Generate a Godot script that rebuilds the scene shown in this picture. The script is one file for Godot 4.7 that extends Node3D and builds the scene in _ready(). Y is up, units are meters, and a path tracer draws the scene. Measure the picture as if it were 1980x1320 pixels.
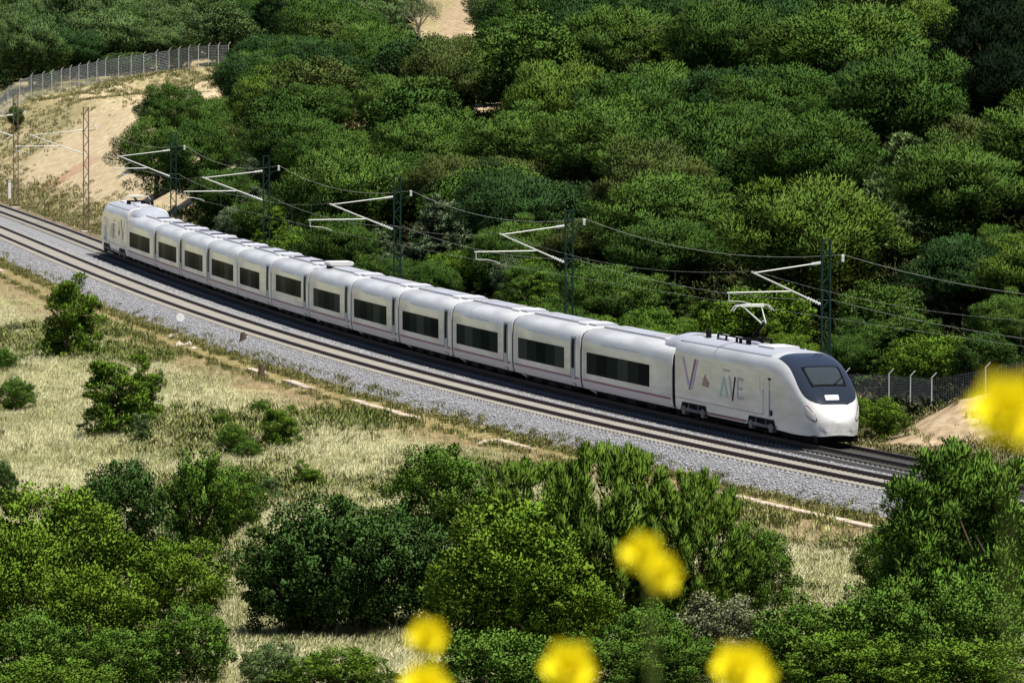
extends Node3D
# A white high-speed train on a curved double track below a pine wood, seen through a long lens from a hill with yellow flowers.
# Units are metres, y is up, the top of the rails lies at y = 0, the lens looks towards -z.

const EYE := 20.7249
const X0 := 8.70425
const D0 := 310.674
const TH0 := -0.27031
const K0 := 0.104802
const K1 := -0.051626
const K2 := -0.00167
const GAP := 4.585          # distance between the two tracks
const S_FROM := -300.0
const S_STEP := 1.0

var track_x := PackedFloat32Array()
var track_d := PackedFloat32Array()
var track_th := PackedFloat32Array()
var used := {}
var M := {}
var crowns := {}
var trunks := []
var rng := RandomNumberGenerator.new()


func _ready() -> void:
	rng.seed = 20240
	set_light_and_camera()
	lay_out_track()
	make_materials()
	build_ground()
	build_track_bed()
	build_tracks()
	build_catenary()
	build_train()
	build_fences()
	make_crowns()
	plant_trees()
	plant_filler_pines()
	grow_grass()
	small_things()
	yellow_flowers()


func set_light_and_camera() -> void:
	var cam := Camera3D.new()
	cam.name = "camera"
	var lens := CameraAttributesPhysical.new()
	lens.frustum_focal_length = 241.97     # vertical field of view 5.68 degrees
	lens.frustum_focus_distance = 330.0
	lens.frustum_near = 0.5
	lens.frustum_far = 6000.0
	lens.exposure_aperture = 12.5
	cam.attributes = lens
	cam.position = Vector3(0, EYE, 0)
	cam.rotation_degrees = Vector3(-3.18195, 0, 0)
	add_child(cam)
	cam.current = true

	var we := WorldEnvironment.new()
	we.name = "world_environment"
	var env := Environment.new()
	env.background_mode = Environment.BG_SKY
	var sky := Sky.new()
	var sm := ProceduralSkyMaterial.new()
	sm.sky_top_color = Color(0.42, 0.53, 0.72)
	sm.sky_horizon_color = Color(0.78, 0.82, 0.87)
	sm.sky_curve = 0.12
	sm.ground_bottom_color = Color(0.34, 0.33, 0.24)
	sm.ground_horizon_color = Color(0.62, 0.66, 0.66)
	sm.sun_angle_max = 12.0
	sky.sky_material = sm
	env.sky = sky
	env.background_energy_multiplier = 0.58
	env.tonemap_mode = Environment.TONE_MAPPER_LINEAR
	env.tonemap_exposure = 1.55
	env.sdfgi_enabled = true
	env.ssao_enabled = true
	env.ssil_enabled = true
	we.environment = env
	add_child(we)

	var sun := DirectionalLight3D.new()
	sun.name = "sun"
	sun.light_energy = 1.6
	sun.light_color = Color(1.0, 0.97, 0.91)
	sun.light_angular_distance = 0.5
	sun.shadow_enabled = true
	add_child(sun)
	sun.look_at_from_position(Vector3(0.235, 0.93, 0.28) * 100.0, Vector3.ZERO, Vector3.UP)


# ---------------------------------------------------------------- the track's line

func heading(s: float) -> float:
	var c := clampf(s, -60.0, 230.0) / 100.0
	var r := TH0 + K0 * c + K1 * c * c / 2.0 + K2 * c * c * c / 6.0
	var slope := (K0 + K1 * c + K2 * c * c / 2.0) / 100.0
	return r + slope * (s - clampf(s, -60.0, 230.0))


func lay_out_track() -> void:
	var n := 1400
	var x := 0.0
	var d := 0.0
	for i in n:
		var s := S_FROM + i * S_STEP
		track_th.append(heading(s))
		track_x.append(x)
		track_d.append(d)
		var h := heading(s + S_STEP * 0.5)
		x += sin(h) * S_STEP
		d += cos(h) * S_STEP
	var k := int(-S_FROM / S_STEP)
	var dx := X0 - track_x[k]
	var dd := D0 - track_d[k]
	for i in n:
		track_x[i] += dx
		track_d[i] += dd


# s metres along the far track (from the joint behind the front car, away from us), t metres to the left of it
func at(s: float, t: float, y := 0.0) -> Vector3:
	var f := clampf((s - S_FROM) / S_STEP, 0.0, track_x.size() - 1.001)
	var i := int(f)
	var w := f - i
	var h := lerpf(track_th[i], track_th[i + 1], w)
	return Vector3(lerpf(track_x[i], track_x[i + 1], w) - t * cos(h), y, -(lerpf(track_d[i], track_d[i + 1], w) + t * sin(h)))


func station(x: float, z: float) -> Vector2:
	var d := -z
	var s := clampf((d - D0) * 1.02, S_FROM + 2.0, S_FROM + 1390.0)
	var t := 0.0
	for k in 4:
		var f := clampf((s - S_FROM) / S_STEP, 0.0, track_x.size() - 1.001)
		var i := int(f)
		var h := track_th[i] + (track_th[i + 1] - track_th[i]) * (f - i)
		var px := track_x[i] + (track_x[i + 1] - track_x[i]) * (f - i)
		var pd := track_d[i] + (track_d[i + 1] - track_d[i]) * (f - i)
		var along := (x - px) * sin(h) + (d - pd) * cos(h)
		t = -((x - px) * cos(h) - (d - pd) * sin(h))
		s = clampf(s + along, S_FROM + 1.0, S_FROM + 1396.0)
	return Vector2(s, t)


func ss(a: float, b: float, x: float) -> float:
	var k := clampf((x - a) / (b - a), 0.0, 1.0)
	return k * k * (3.0 - 2.0 * k)


func bump(x: float, z: float, cx: float, cz: float, r: float) -> float:
	return exp(-((x - cx) * (x - cx) + (z - cz) * (z - cz)) / (r * r))


func height_st(x: float, z: float, s: float, t: float) -> float:
	var d := -z
	var h := 0.0
	if t >= 0.0:
		if t < 5.9:
			h = -0.27
		elif t < 7.3:
			h = -0.27 - 0.78 * (t - 5.9) / 1.4
		else:
			h = -1.05 - 0.02 * (t - 7.3)
			h -= 0.045 * maxf(0.0, t - 13.0) * (1.0 if t < 60.0 else 60.0 / t)
			var w := ss(12, 22, t)
			h += (0.22 * sin(0.21 * x + 0.13 * d) + 0.16 * sin(0.37 * x - 0.09 * d + 1.0)) * w
		var k := 19.05 - 0.17 * maxf(0.0, d - 4.0) - 0.0006 * x * x
		if k > h:
			h += (k - h) * ss(0, 6, k - h)
	else:
		var r := -t
		if r < 1.5:
			h = -0.27
		elif r < 2.9:
			h = -0.27 - 0.5 * (r - 1.5) / 1.4
		else:
			var a := 0.25 * maxf(0.0, r - 7.0) + (0.0012 * pow(maxf(0.0, r - 45.0), 2.0) if r < 140.0 else 10.8 + 0.1 * (r - 140.0))
			var b := minf(0.62 * maxf(0.0, r - 5.2), 7.5) + 0.13 * maxf(0.0, r - 17.0)
			h = -0.77 + lerpf(a, b, ss(150, 215, s)) + (0.3 * sin(0.19 * x + 0.11 * d) + 0.2 * sin(0.31 * x - 0.17 * d)) * ss(8, 20, r)
			h += 1.35 * bump(x, z, 20.6, -305.5, 3.0) + 0.45 * bump(x, z, 18.2, -302.5, 1.6)
	return h


func ground_y(x: float, z: float) -> float:
	var p := station(x, z)
	return height_st(x, z, p.x, p.y)


# ---------------------------------------------------------------- making and naming things

func numbered(called: String) -> String:
	var n: int = used.get(called, 0)
	used[called] = n + 1
	return called if n == 0 else "%s_%03d" % [called, n]


func tag(o: Node3D, label: String, category: String, group := "", kind := "") -> Node3D:
	if label:
		o.set_meta("label", label)
	if category:
		o.set_meta("category", category)
	if group:
		o.set_meta("group", group)
	if kind:
		o.set_meta("kind", kind)
	return o


func thing(called: String, where := Vector3.ZERO, turn := 0.0) -> Node3D:
	var o := Node3D.new()
	o.name = numbered(called)
	o.position = where
	o.rotation.y = turn
	add_child(o)
	return o


func part(called: String, mesh: Mesh, mat: Material, parent: Node3D = null, where := Vector3.ZERO) -> MeshInstance3D:
	var o := MeshInstance3D.new()
	o.mesh = mesh
	o.material_override = mat
	o.position = where
	if parent == null:
		o.name = numbered(called)
		add_child(o)
	else:
		var n := 0
		var called_now := called
		while parent.has_node(NodePath(called_now)):
			n += 1
			called_now = "%s_%03d" % [called, n]
		o.name = called_now
		parent.add_child(o)
	return o


func copies(called: String, mesh: Mesh, mat: Material, places: Array[Transform3D], tints: PackedColorArray, parent: Node3D = null) -> MultiMeshInstance3D:
	var mm := MultiMesh.new()
	mm.transform_format = MultiMesh.TRANSFORM_3D
	mm.use_colors = tints.size() > 0
	mm.mesh = mesh
	mm.instance_count = places.size()
	for i in places.size():
		mm.set_instance_transform(i, places[i])
		if tints.size():
			mm.set_instance_color(i, tints[i])
	var o := MultiMeshInstance3D.new()
	o.multimesh = mm
	o.material_override = mat
	o.set_meta("kind", "stuff")
	if parent:
		o.name = called
		parent.add_child(o)
	else:
		o.name = numbered(called)
		add_child(o)
	return o


# ---------------------------------------------------------------- shapes

func begin() -> SurfaceTool:
	var st := SurfaceTool.new()
	st.begin(Mesh.PRIMITIVE_TRIANGLES)
	return st


func finish(st: SurfaceTool) -> ArrayMesh:
	st.generate_normals()
	return st.commit()


# a triangle whose front looks away from c
func tri(st: SurfaceTool, a: Vector3, b: Vector3, c: Vector3, from: Vector3) -> void:
	if (b - a).cross(c - a).dot((a + b + c) / 3.0 - from) > 0.0:
		var k := b
		b = c
		c = k
	st.add_vertex(a)
	st.add_vertex(b)
	st.add_vertex(c)


func quad(st: SurfaceTool, a: Vector3, b: Vector3, c: Vector3, d: Vector3, from: Vector3) -> void:
	tri(st, a, b, c, from)
	tri(st, a, c, d, from)


func box(st: SurfaceTool, lo: Vector3, hi: Vector3, basis := Transform3D()) -> void:
	st.set_smooth_group(-1)
	var p := []
	for i in 8:
		p.append(basis * Vector3(hi.x if i & 1 else lo.x, hi.y if i & 2 else lo.y, hi.z if i & 4 else lo.z))
	var c: Vector3 = basis * ((lo + hi) / 2.0)
	for f in [[0, 1, 3, 2], [4, 5, 7, 6], [0, 1, 5, 4], [2, 3, 7, 6], [0, 2, 6, 4], [1, 3, 7, 5]]:
		quad(st, p[f[0]], p[f[1]], p[f[2]], p[f[3]], c)


# a box with its long edges cut, along z
func bevelled(st: SurfaceTool, lo: Vector3, hi: Vector3, b: float) -> void:
	var ring := [Vector2(lo.x + b, lo.y), Vector2(hi.x - b, lo.y), Vector2(hi.x, lo.y + b), Vector2(hi.x, hi.y - b), Vector2(hi.x - b, hi.y), Vector2(lo.x + b, hi.y), Vector2(lo.x, hi.y - b), Vector2(lo.x, lo.y + b)]
	st.set_smooth_group(-1)
	var c := (lo + hi) / 2.0
	var n := ring.size()
	for i in n:
		var p: Vector2 = ring[i]
		var q: Vector2 = ring[(i + 1) % n]
		quad(st, Vector3(p.x, p.y, lo.z + b), Vector3(q.x, q.y, lo.z + b), Vector3(q.x, q.y, hi.z - b), Vector3(p.x, p.y, hi.z - b), c)
		for e in [0, 1]:
			var z0: float = lo.z + b if e == 0 else hi.z - b
			var z1: float = lo.z if e == 0 else hi.z
			var k := Vector2(c.x, c.y)
			var pi: Vector2 = p + (k - p).normalized() * b
			var qi: Vector2 = q + (k - q).normalized() * b
			quad(st, Vector3(p.x, p.y, z0), Vector3(q.x, q.y, z0), Vector3(qi.x, qi.y, z1), Vector3(pi.x, pi.y, z1), c)
			tri(st, Vector3(pi.x, pi.y, z1), Vector3(qi.x, qi.y, z1), Vector3(c.x, c.y, z1), c)


func tube(st: SurfaceTool, a: Vector3, b: Vector3, ra: float, rb: float, n := 6) -> void:
	st.set_smooth_group(0)
	var z := (b - a).normalized()
	var x := z.cross(Vector3.UP if absf(z.y) < 0.9 else Vector3.RIGHT).normalized()
	var y := z.cross(x)
	var c := (a + b) / 2.0
	for i in n:
		var u := TAU * i / n
		var v := TAU * (i + 1) / n
		var p := x * cos(u) + y * sin(u)
		var q := x * cos(v) + y * sin(v)
		quad(st, a + p * ra, a + q * ra, b + q * rb, b + p * rb, c)
	st.set_smooth_group(-1)
	for i in range(1, n - 1):
		var e := []
		for k in [0, i, i + 1]:
			var u: float = TAU * k / n
			e.append(x * cos(u) + y * sin(u))
		tri(st, a + e[0] * ra, a + e[1] * ra, a + e[2] * ra, c)
		tri(st, b + e[0] * rb, b + e[1] * rb, b + e[2] * rb, c)


func tube_mesh(points: Array, radii: Array, n := 6) -> ArrayMesh:
	var st := begin()
	for i in points.size() - 1:
		tube(st, points[i], points[i + 1], radii[i], radii[i + 1], n)
	return finish(st)


# rings of equal size joined one to the next
func loft(st: SurfaceTool, rings: Array, closed := true, caps := true, smooth := 0) -> void:
	st.set_smooth_group(smooth)
	var centers := []
	for ring in rings:
		var c := Vector3.ZERO
		for p in ring:
			c += p
		centers.append(c / ring.size())
	for k in rings.size() - 1:
		var n: int = rings[k].size()
		for i in (n if closed else n - 1):
			var j: int = (i + 1) % n
			quad(st, rings[k][i], rings[k][j], rings[k + 1][j], rings[k + 1][i], (centers[k] + centers[k + 1]) / 2.0)
	if caps:
		st.set_smooth_group(-1)
		for e in [0, rings.size() - 1]:
			var inside: Vector3 = centers[1] if e == 0 else centers[e - 1]
			var n: int = rings[e].size()
			for i in n:
				tri(st, rings[e][i], rings[e][(i + 1) % n], centers[e], inside)


# a flat outline (z, y) standing across x, thick towards -x or +x
func plate(outline: Array, x: float, thick: float) -> ArrayMesh:
	var st := begin()
	st.set_smooth_group(-1)
	var flat := PackedVector2Array()
	for p in outline:
		flat.append(p)
	var c := Vector3.ZERO
	for p in flat:
		c += Vector3(x + thick / 2.0, p.y, p.x) / flat.size()
	var index := Geometry2D.triangulate_polygon(flat)
	for k in range(0, index.size(), 3):
		for xx in [x, x + thick]:
			var v := []
			for m in 3:
				var p := flat[index[k + m]]
				v.append(Vector3(xx, p.y, p.x))
			tri(st, v[0], v[1], v[2], (v[0] + v[1] + v[2]) / 3.0 + Vector3(x + thick / 2.0 - xx, 0, 0))
	for i in flat.size():
		var p := flat[i]
		var q := flat[(i + 1) % flat.size()]
		var mid := Vector3(x + thick / 2.0, (p.y + q.y) / 2.0, (p.x + q.x) / 2.0)
		quad(st, Vector3(x, p.y, p.x), Vector3(x, q.y, q.x), Vector3(x + thick, q.y, q.x), Vector3(x + thick, p.y, p.x), mid + (c - mid) * 0.2)
	return finish(st)


# ---------------------------------------------------------------- materials

func lin(r: float, g: float, b: float) -> Color:
	return Color(r, g, b).linear_to_srgb()


func plain(r: float, g: float, b: float, rough := 0.8, metal := 0.0) -> StandardMaterial3D:
	var m := StandardMaterial3D.new()
	m.albedo_color = lin(r, g, b)
	m.roughness = rough
	m.metallic = metal
	return m


func noise_texture(size: int, freq: float, kind: int, low: Color, high: Color, seed_: int, octaves := 4) -> NoiseTexture2D:
	var n := FastNoiseLite.new()
	n.noise_type = kind as FastNoiseLite.NoiseType
	n.frequency = freq
	n.seed = seed_
	n.fractal_octaves = octaves
	var t := NoiseTexture2D.new()
	t.width = size
	t.height = size
	t.seamless = true
	t.noise = n
	var ramp := Gradient.new()
	ramp.set_color(0, low)
	ramp.set_color(1, high)
	t.color_ramp = ramp
	return t


func make_materials() -> void:
	# ground: colours by place on the vertices, grain from noise
	var g := StandardMaterial3D.new()
	g.vertex_color_use_as_albedo = true
	g.roughness = 1.0
	g.metallic_specular = 0.1
	g.albedo_texture = noise_texture(512, 0.02, FastNoiseLite.TYPE_SIMPLEX, Color(0.62, 0.60, 0.56), Color(1, 1, 1), 5, 5)
	g.uv1_triplanar = true
	g.uv1_world_triplanar = true
	g.uv1_scale = Vector3.ONE * 0.11
	g.heightmap_enabled = true
	g.heightmap_texture = g.albedo_texture
	g.heightmap_scale = 12.0
	M.ground = g
	var b := plain(0.285, 0.29, 0.30, 0.95)
	b.albedo_texture = noise_texture(512, 0.08, FastNoiseLite.TYPE_CELLULAR, Color(0.70, 0.70, 0.70), Color(1, 1, 1), 8, 2)
	b.uv1_triplanar = true
	b.uv1_world_triplanar = true
	b.uv1_scale = Vector3.ONE * 0.35
	b.heightmap_enabled = true
	b.heightmap_texture = b.albedo_texture
	b.heightmap_scale = 2.5
	M.ballast = b
	var bs: StandardMaterial3D = b.duplicate()  # near black: the shade under the train put into the ballast colour
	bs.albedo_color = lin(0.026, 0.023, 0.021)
	M.ballast_shade_paint = bs
	var stone := plain(0.31, 0.315, 0.33, 0.9)
	stone.vertex_color_use_as_albedo = true
	M.stone = stone
	M.rail = plain(0.055, 0.030, 0.022, 0.8, 0.0)
	M.rail_top = plain(0.35, 0.33, 0.32, 0.35, 0.8)
	var sl := plain(0.34, 0.32, 0.285, 0.9)
	sl.vertex_color_use_as_albedo = true
	M.sleeper = sl
	M.stone_heap = plain(0.24, 0.24, 0.24, 0.95)
	M.kerb = plain(0.46, 0.38, 0.30, 0.9)
	M.concrete = plain(0.42, 0.37, 0.31, 0.9)
	# train
	var w := plain(0.61, 0.62, 0.63, 0.34)
	w.clearcoat_enabled = true
	w.clearcoat = 0.4
	w.clearcoat_roughness = 0.15
	w.albedo_texture = noise_texture(256, 0.012, FastNoiseLite.TYPE_SIMPLEX, Color(0.86, 0.855, 0.84), Color(1, 1, 1), 31, 4)
	w.uv1_triplanar = true
	w.uv1_scale = Vector3(0.3, 0.5, 0.07)
	M.white = w
	M.white_clean = plain(0.72, 0.72, 0.72, 0.3)
	M.roof = plain(0.33, 0.345, 0.40, 0.5)
	M.roof_pod = plain(0.50, 0.51, 0.54, 0.5)
	M.glass = plain(0.018, 0.026, 0.022, 0.07)
	M.glass.metallic_specular = 0.012
	M.glass_pale = plain(0.045, 0.055, 0.045, 0.1)  # slightly lighter tint for some of the panes
	M.glass_pale.metallic_specular = 0.012
	M.glass_deep = plain(0.009, 0.013, 0.012, 0.1)
	M.glass_deep.metallic_specular = 0.012
	M.visor = plain(0.018, 0.023, 0.033, 0.10)
	M.windscreen = plain(0.03, 0.038, 0.04, 0.06)
	M.dark = plain(0.012, 0.012, 0.014, 0.7)
	M.black = plain(0.006, 0.006, 0.007, 0.8)
	M.dark.metallic_specular = 0.1
	M.black.metallic_specular = 0.1
	M.bogie = plain(0.13, 0.12, 0.115, 0.8)
	M.steel = plain(0.30, 0.30, 0.31, 0.4, 0.6)
	M.grey = plain(0.34, 0.35, 0.36, 0.6)
	M.light_grey = plain(0.52, 0.53, 0.53, 0.5)
	M.purple = plain(0.13, 0.035, 0.15, 0.45)
	M.lilac = plain(0.42, 0.28, 0.48, 0.45)
	M.plum = plain(0.16, 0.025, 0.075, 0.45)
	M.pinkish = plain(0.50, 0.44, 0.45, 0.5)
	M.teal = plain(0.26, 0.44, 0.40, 0.45)
	M.cream = plain(0.70, 0.66, 0.50, 0.5)
	M.brownish = plain(0.30, 0.20, 0.14, 0.6)
	M.lamp = plain(0.45, 0.45, 0.46, 0.1)
	M.red_rim = plain(0.055, 0.012, 0.014, 0.4)
	# line side
	M.mast_green = plain(0.014, 0.034, 0.028, 0.6, 0.1)
	M.mast_green.metallic_specular = 0.12
	M.mast_green.roughness = 0.85
	M.mast_rust = plain(0.10, 0.066, 0.050, 0.85, 0.0)
	M.galvanised = plain(0.50, 0.52, 0.50, 0.5, 0.2)
	M.porcelain = plain(0.72, 0.76, 0.74, 0.2)
	M.wire = plain(0.46, 0.48, 0.42, 0.6, 0.1)
	M.fence = plain(0.34, 0.37, 0.40, 0.5, 0.4)
	M.bark = plain(0.075, 0.05, 0.035, 0.95)
	M.bark_grey = plain(0.20, 0.17, 0.14, 0.95)
	M.grass = plain(1, 1, 1, 0.9)
	M.grass.vertex_color_use_as_albedo = true
	M.grass.metallic_specular = 0.1
	M.grass.backlight_enabled = true
	M.grass.backlight = Color(0.55, 0.54, 0.45)
	M.petal = plain(0.86, 0.76, 0.002, 0.6)
	M.petal.backlight_enabled = true
	M.petal.backlight = Color(0.4, 0.4, 0.1)
	M.petal_old = plain(0.42, 0.34, 0.05, 0.7)
	M.stem = plain(0.12, 0.17, 0.03, 0.7)
	# foliage tints
	var tints := [
		Color(0.072, 0.130, 0.030), Color(0.105, 0.175, 0.038), Color(0.112, 0.140, 0.044), Color(0.150, 0.192, 0.112),
		Color(0.125, 0.200, 0.026), Color(0.170, 0.228, 0.090), Color(0.230, 0.230, 0.140), Color(0.125, 0.185, 0.070),  # last one has the haze of distance put into the leaf colour
		Color(0.112, 0.190, 0.032), Color(0.064, 0.116, 0.032), Color(0.138, 0.210, 0.024), Color(0.108, 0.168, 0.026),
		Color(0.012, 0.021, 0.011), Color(0.050, 0.098, 0.034), Color(0.128, 0.190, 0.036),  # first one near black: deep shade painted into the leaf colour
	]
	for i in tints.size():
		var c: Color = tints[i]
		var far: float = 0.88 if i in [0, 1, 2, 7, 13, 14] else 1.06
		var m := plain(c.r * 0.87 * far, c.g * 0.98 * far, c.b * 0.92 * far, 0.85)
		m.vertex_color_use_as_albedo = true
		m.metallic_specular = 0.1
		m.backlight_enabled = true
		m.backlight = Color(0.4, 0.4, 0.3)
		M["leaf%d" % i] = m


# ---------------------------------------------------------------- ground and track

func spread(points: Array, steps: Array) -> PackedFloat32Array:
	var out := PackedFloat32Array()
	for i in points.size() - 1:
		var a: float = points[i]
		var b: float = points[i + 1]
		var n := int(ceil((b - a) / steps[i]))
		for k in n:
			out.append(a + (b - a) * k / n)
	out.append(points[-1])
	return out


func ground_color(x: float, z: float, s: float, t: float, n1: FastNoiseLite, n2: FastNoiseLite) -> Color:
	var a := n1.get_noise_2d(x, z) * 0.5 + 0.5
	var b := n2.get_noise_2d(x, z) * 0.5 + 0.5
	var c: Color
	if t > 0.0:
		var straw := Color(0.68, 0.66, 0.40).lerp(Color(0.52, 0.52, 0.27), a)
		var earth := Color(0.42, 0.32, 0.20).lerp(Color(0.36, 0.30, 0.17), b)
		var weeds := Color(0.26, 0.25, 0.10).lerp(Color(0.40, 0.31, 0.18), b)
		c = weeds.lerp(earth, ss(8.5, 10.5, t + (b - 0.5) * 3.0)).lerp(straw, ss(11, 15, t + (a - 0.5) * 7.0))
	else:
		var r := -t
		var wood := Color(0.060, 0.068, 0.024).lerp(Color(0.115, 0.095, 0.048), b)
		var dirt := Color(0.70, 0.59, 0.41).lerp(Color(0.62, 0.51, 0.33), b)
		var pink := Color(0.56, 0.38, 0.26)
		var weeds := Color(0.32, 0.30, 0.14).lerp(Color(0.48, 0.42, 0.24), a)
		var slope := dirt.lerp(pink, ss(0.35, 1.0, bump(x, z, -40.5, -606, 5.0) * 1.2 + b - 0.5))
		slope = slope.lerp(weeds, ss(322, 350, s + (a - 0.5) * 60.0 - (r - 8.0) * 1.2) * ss(0.2, 0.6, a))
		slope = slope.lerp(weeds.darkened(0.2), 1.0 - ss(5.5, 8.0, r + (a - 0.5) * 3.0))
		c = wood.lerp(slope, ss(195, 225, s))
		# the pale path between the pines and the sandy patches
		var d := -z
		var path_x := -7.6 + (d - 640.0) * 0.012 + sin(d * 0.07) * 0.8
		var on_path := (1.0 - ss(1.0, 2.8, absf(x - path_x + (b - 0.5) * 2.0))) * ss(600, 630, d) * (1.0 - ss(900, 930, d))
		var strip_x := -21.9 + (d - 766.0) * 0.087
		on_path = maxf(on_path, (1.0 - ss(1.5, 3.5, absf(x - strip_x))) * ss(735, 750, d) * (1.0 - ss(850, 870, d)))
		on_path = maxf(on_path, bump(x, z, 14.5, -488, 3.4))
		on_path = maxf(on_path, 1.3 * bump(x, z, 19.9, -303.5, 4.6))
		c = c.lerp(Color(0.60, 0.50, 0.36).lerp(Color(0.44, 0.33, 0.21), b), clampf(on_path * 1.3, 0, 1))
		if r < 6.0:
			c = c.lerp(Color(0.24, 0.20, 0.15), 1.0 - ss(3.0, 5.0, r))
	return c


func build_ground() -> void:
	var n1 := FastNoiseLite.new()
	n1.frequency = 0.06
	n1.seed = 3
	var n2 := FastNoiseLite.new()
	n2.frequency = 0.35
	n2.seed = 4
	n2.fractal_octaves = 3
	var xs := spread([-900, -300, -85, 45, 300, 900], [100, 24, 1.25, 24, 100])
	var ds := spread([-80, 10, 200, 520, 760, 1000, 3200], [9, 7, 1.6, 2.4, 12, 130])
	var pos := PackedVector3Array()
	var col := PackedColorArray()
	var nx := xs.size()
	for d in ds:
		for x in xs:
			var p := station(x, -d)
			var h := height_st(x, -d, p.x, p.y)
			if p.y > -2.7 and p.y < 7.0 and p.x > -190.0 and p.x < 900.0 and d > 130.0:
				h = -1.45
			elif d > 200.0:
				h += n2.get_noise_2d(x * 0.6, d * 0.6) * 0.16
			pos.append(Vector3(x, h, -d))
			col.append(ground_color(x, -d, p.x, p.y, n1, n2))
	var index := PackedInt32Array()
	for j in ds.size() - 1:
		for i in nx - 1:
			var a := j * nx + i
			index.append_array([a, a + nx, a + 1, a + 1, a + nx, a + nx + 1])
	var arrays := []
	arrays.resize(Mesh.ARRAY_MAX)
	arrays[Mesh.ARRAY_VERTEX] = pos
	arrays[Mesh.ARRAY_COLOR] = col
	arrays[Mesh.ARRAY_INDEX] = index
	var normals := PackedVector3Array()
	normals.resize(pos.size())
	for j in ds.size():
		for i in nx:
			var l := pos[j * nx + maxi(i - 1, 0)]
			var r := pos[j * nx + mini(i + 1, nx - 1)]
			var u := pos[mini(j + 1, ds.size() - 1) * nx + i]
			var d := pos[maxi(j - 1, 0) * nx + i]
			normals[j * nx + i] = (r - l).cross(u - d).normalized()
	arrays[Mesh.ARRAY_NORMAL] = normals
	var mesh := ArrayMesh.new()
	mesh.add_surface_from_arrays(Mesh.PRIMITIVE_TRIANGLES, arrays)
	tag(part("ground", mesh, M.ground), "", "", "", "structure")


func sweep(st: SurfaceTool, profile: Array, s0: float, s1: float, step: float, smooth := -1) -> void:
	var rings := []
	var n := int(ceil((s1 - s0) / step))
	for k in n + 1:
		var s := s0 + (s1 - s0) * k / n
		var ring := []
		for p in profile:
			ring.append(at(s, p.x, p.y))
		rings.append(ring)
	loft(st, rings, true, true, smooth)


func build_track_bed() -> void:
	var st := begin()
	sweep(st, [Vector2(-3.6, -1.5), Vector2(-2.9, -0.80), Vector2(-1.55, -0.29), Vector2(-1.2, -0.25), Vector2(1.2, -0.25), Vector2(2.3, -0.30), Vector2(GAP - 1.2, -0.25), Vector2(GAP + 1.15, -0.25), Vector2(GAP + 1.45, -0.31), Vector2(7.2, -1.04), Vector2(8.0, -1.6), Vector2(2.3, -1.9)], -185, 620, 5.0)
	tag(part("ballast_bed", finish(st), M.ballast), "", "", "", "structure")
	var shade_strip := begin()  # thin dark layer that paints the train's shade onto the bed
	sweep(shade_strip, [Vector2(-1.25, -0.3), Vector2(-1.2, -0.244), Vector2(2.0, -0.262), Vector2(2.15, -0.33)], -185, 184, 5.0)
	tag(part("shade_painted_ballast", finish(shade_strip), M.ballast_shade_paint), "", "", "", "structure")
	# loose stones on the shoulder and between the tracks
	var rock := rock_mesh(7)
	var places: Array[Transform3D] = []
	var tints := PackedColorArray()
	for i in 60000:
		var s := -75.0 + 305.0 * pow(rng.randf(), 1.25)
		var pick := rng.randf()
		var t := 0.0
		var y := 0.0
		if pick < 0.78:
			t = rng.randf_range(5.75, 7.5)
			y = -0.31 - 0.77 * (t - 6.03) / 1.32 if t > 6.03 else -0.27
		elif pick < 0.92:
			t = rng.randf_range(2.1, GAP - 1.3)
			y = -0.285
		else:
			t = rng.randf_range(GAP - 1.3, GAP + 1.4)
			y = -0.26
		var k := rng.randf_range(0.03, 0.055)
		var b := Basis.from_euler(Vector3(rng.randf() * TAU, rng.randf() * TAU, 0)).scaled(Vector3(k, k * 0.8, k))
		places.append(Transform3D(b, at(s, t, y + k * 0.2)))
		var v := rng.randf_range(0.80, 1.16)
		tints.append(Color(v, v * rng.randf_range(0.97, 1.0), v * rng.randf_range(0.95, 1.08)))
	tag(copies("ballast_stones", rock, M.stone, places, tints), "", "", "", "stuff")


func rock_mesh(seed_: int) -> ArrayMesh:
	var r := RandomNumberGenerator.new()
	r.seed = seed_
	var st := begin()
	st.set_smooth_group(-1)
	var top := Vector3(0.1, 0.9, 0)
	var low := Vector3(0, -0.9, 0.1)
	var ring := []
	for i in 5:
		ring.append(Vector3(cos(TAU * i / 5.0), r.randf_range(-0.3, 0.3), sin(TAU * i / 5.0)) * r.randf_range(0.8, 1.2))
	for i in 5:
		tri(st, ring[i], ring[(i + 1) % 5], top, Vector3.ZERO)
		tri(st, ring[i], ring[(i + 1) % 5], low, Vector3.ZERO)
	return finish(st)


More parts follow.
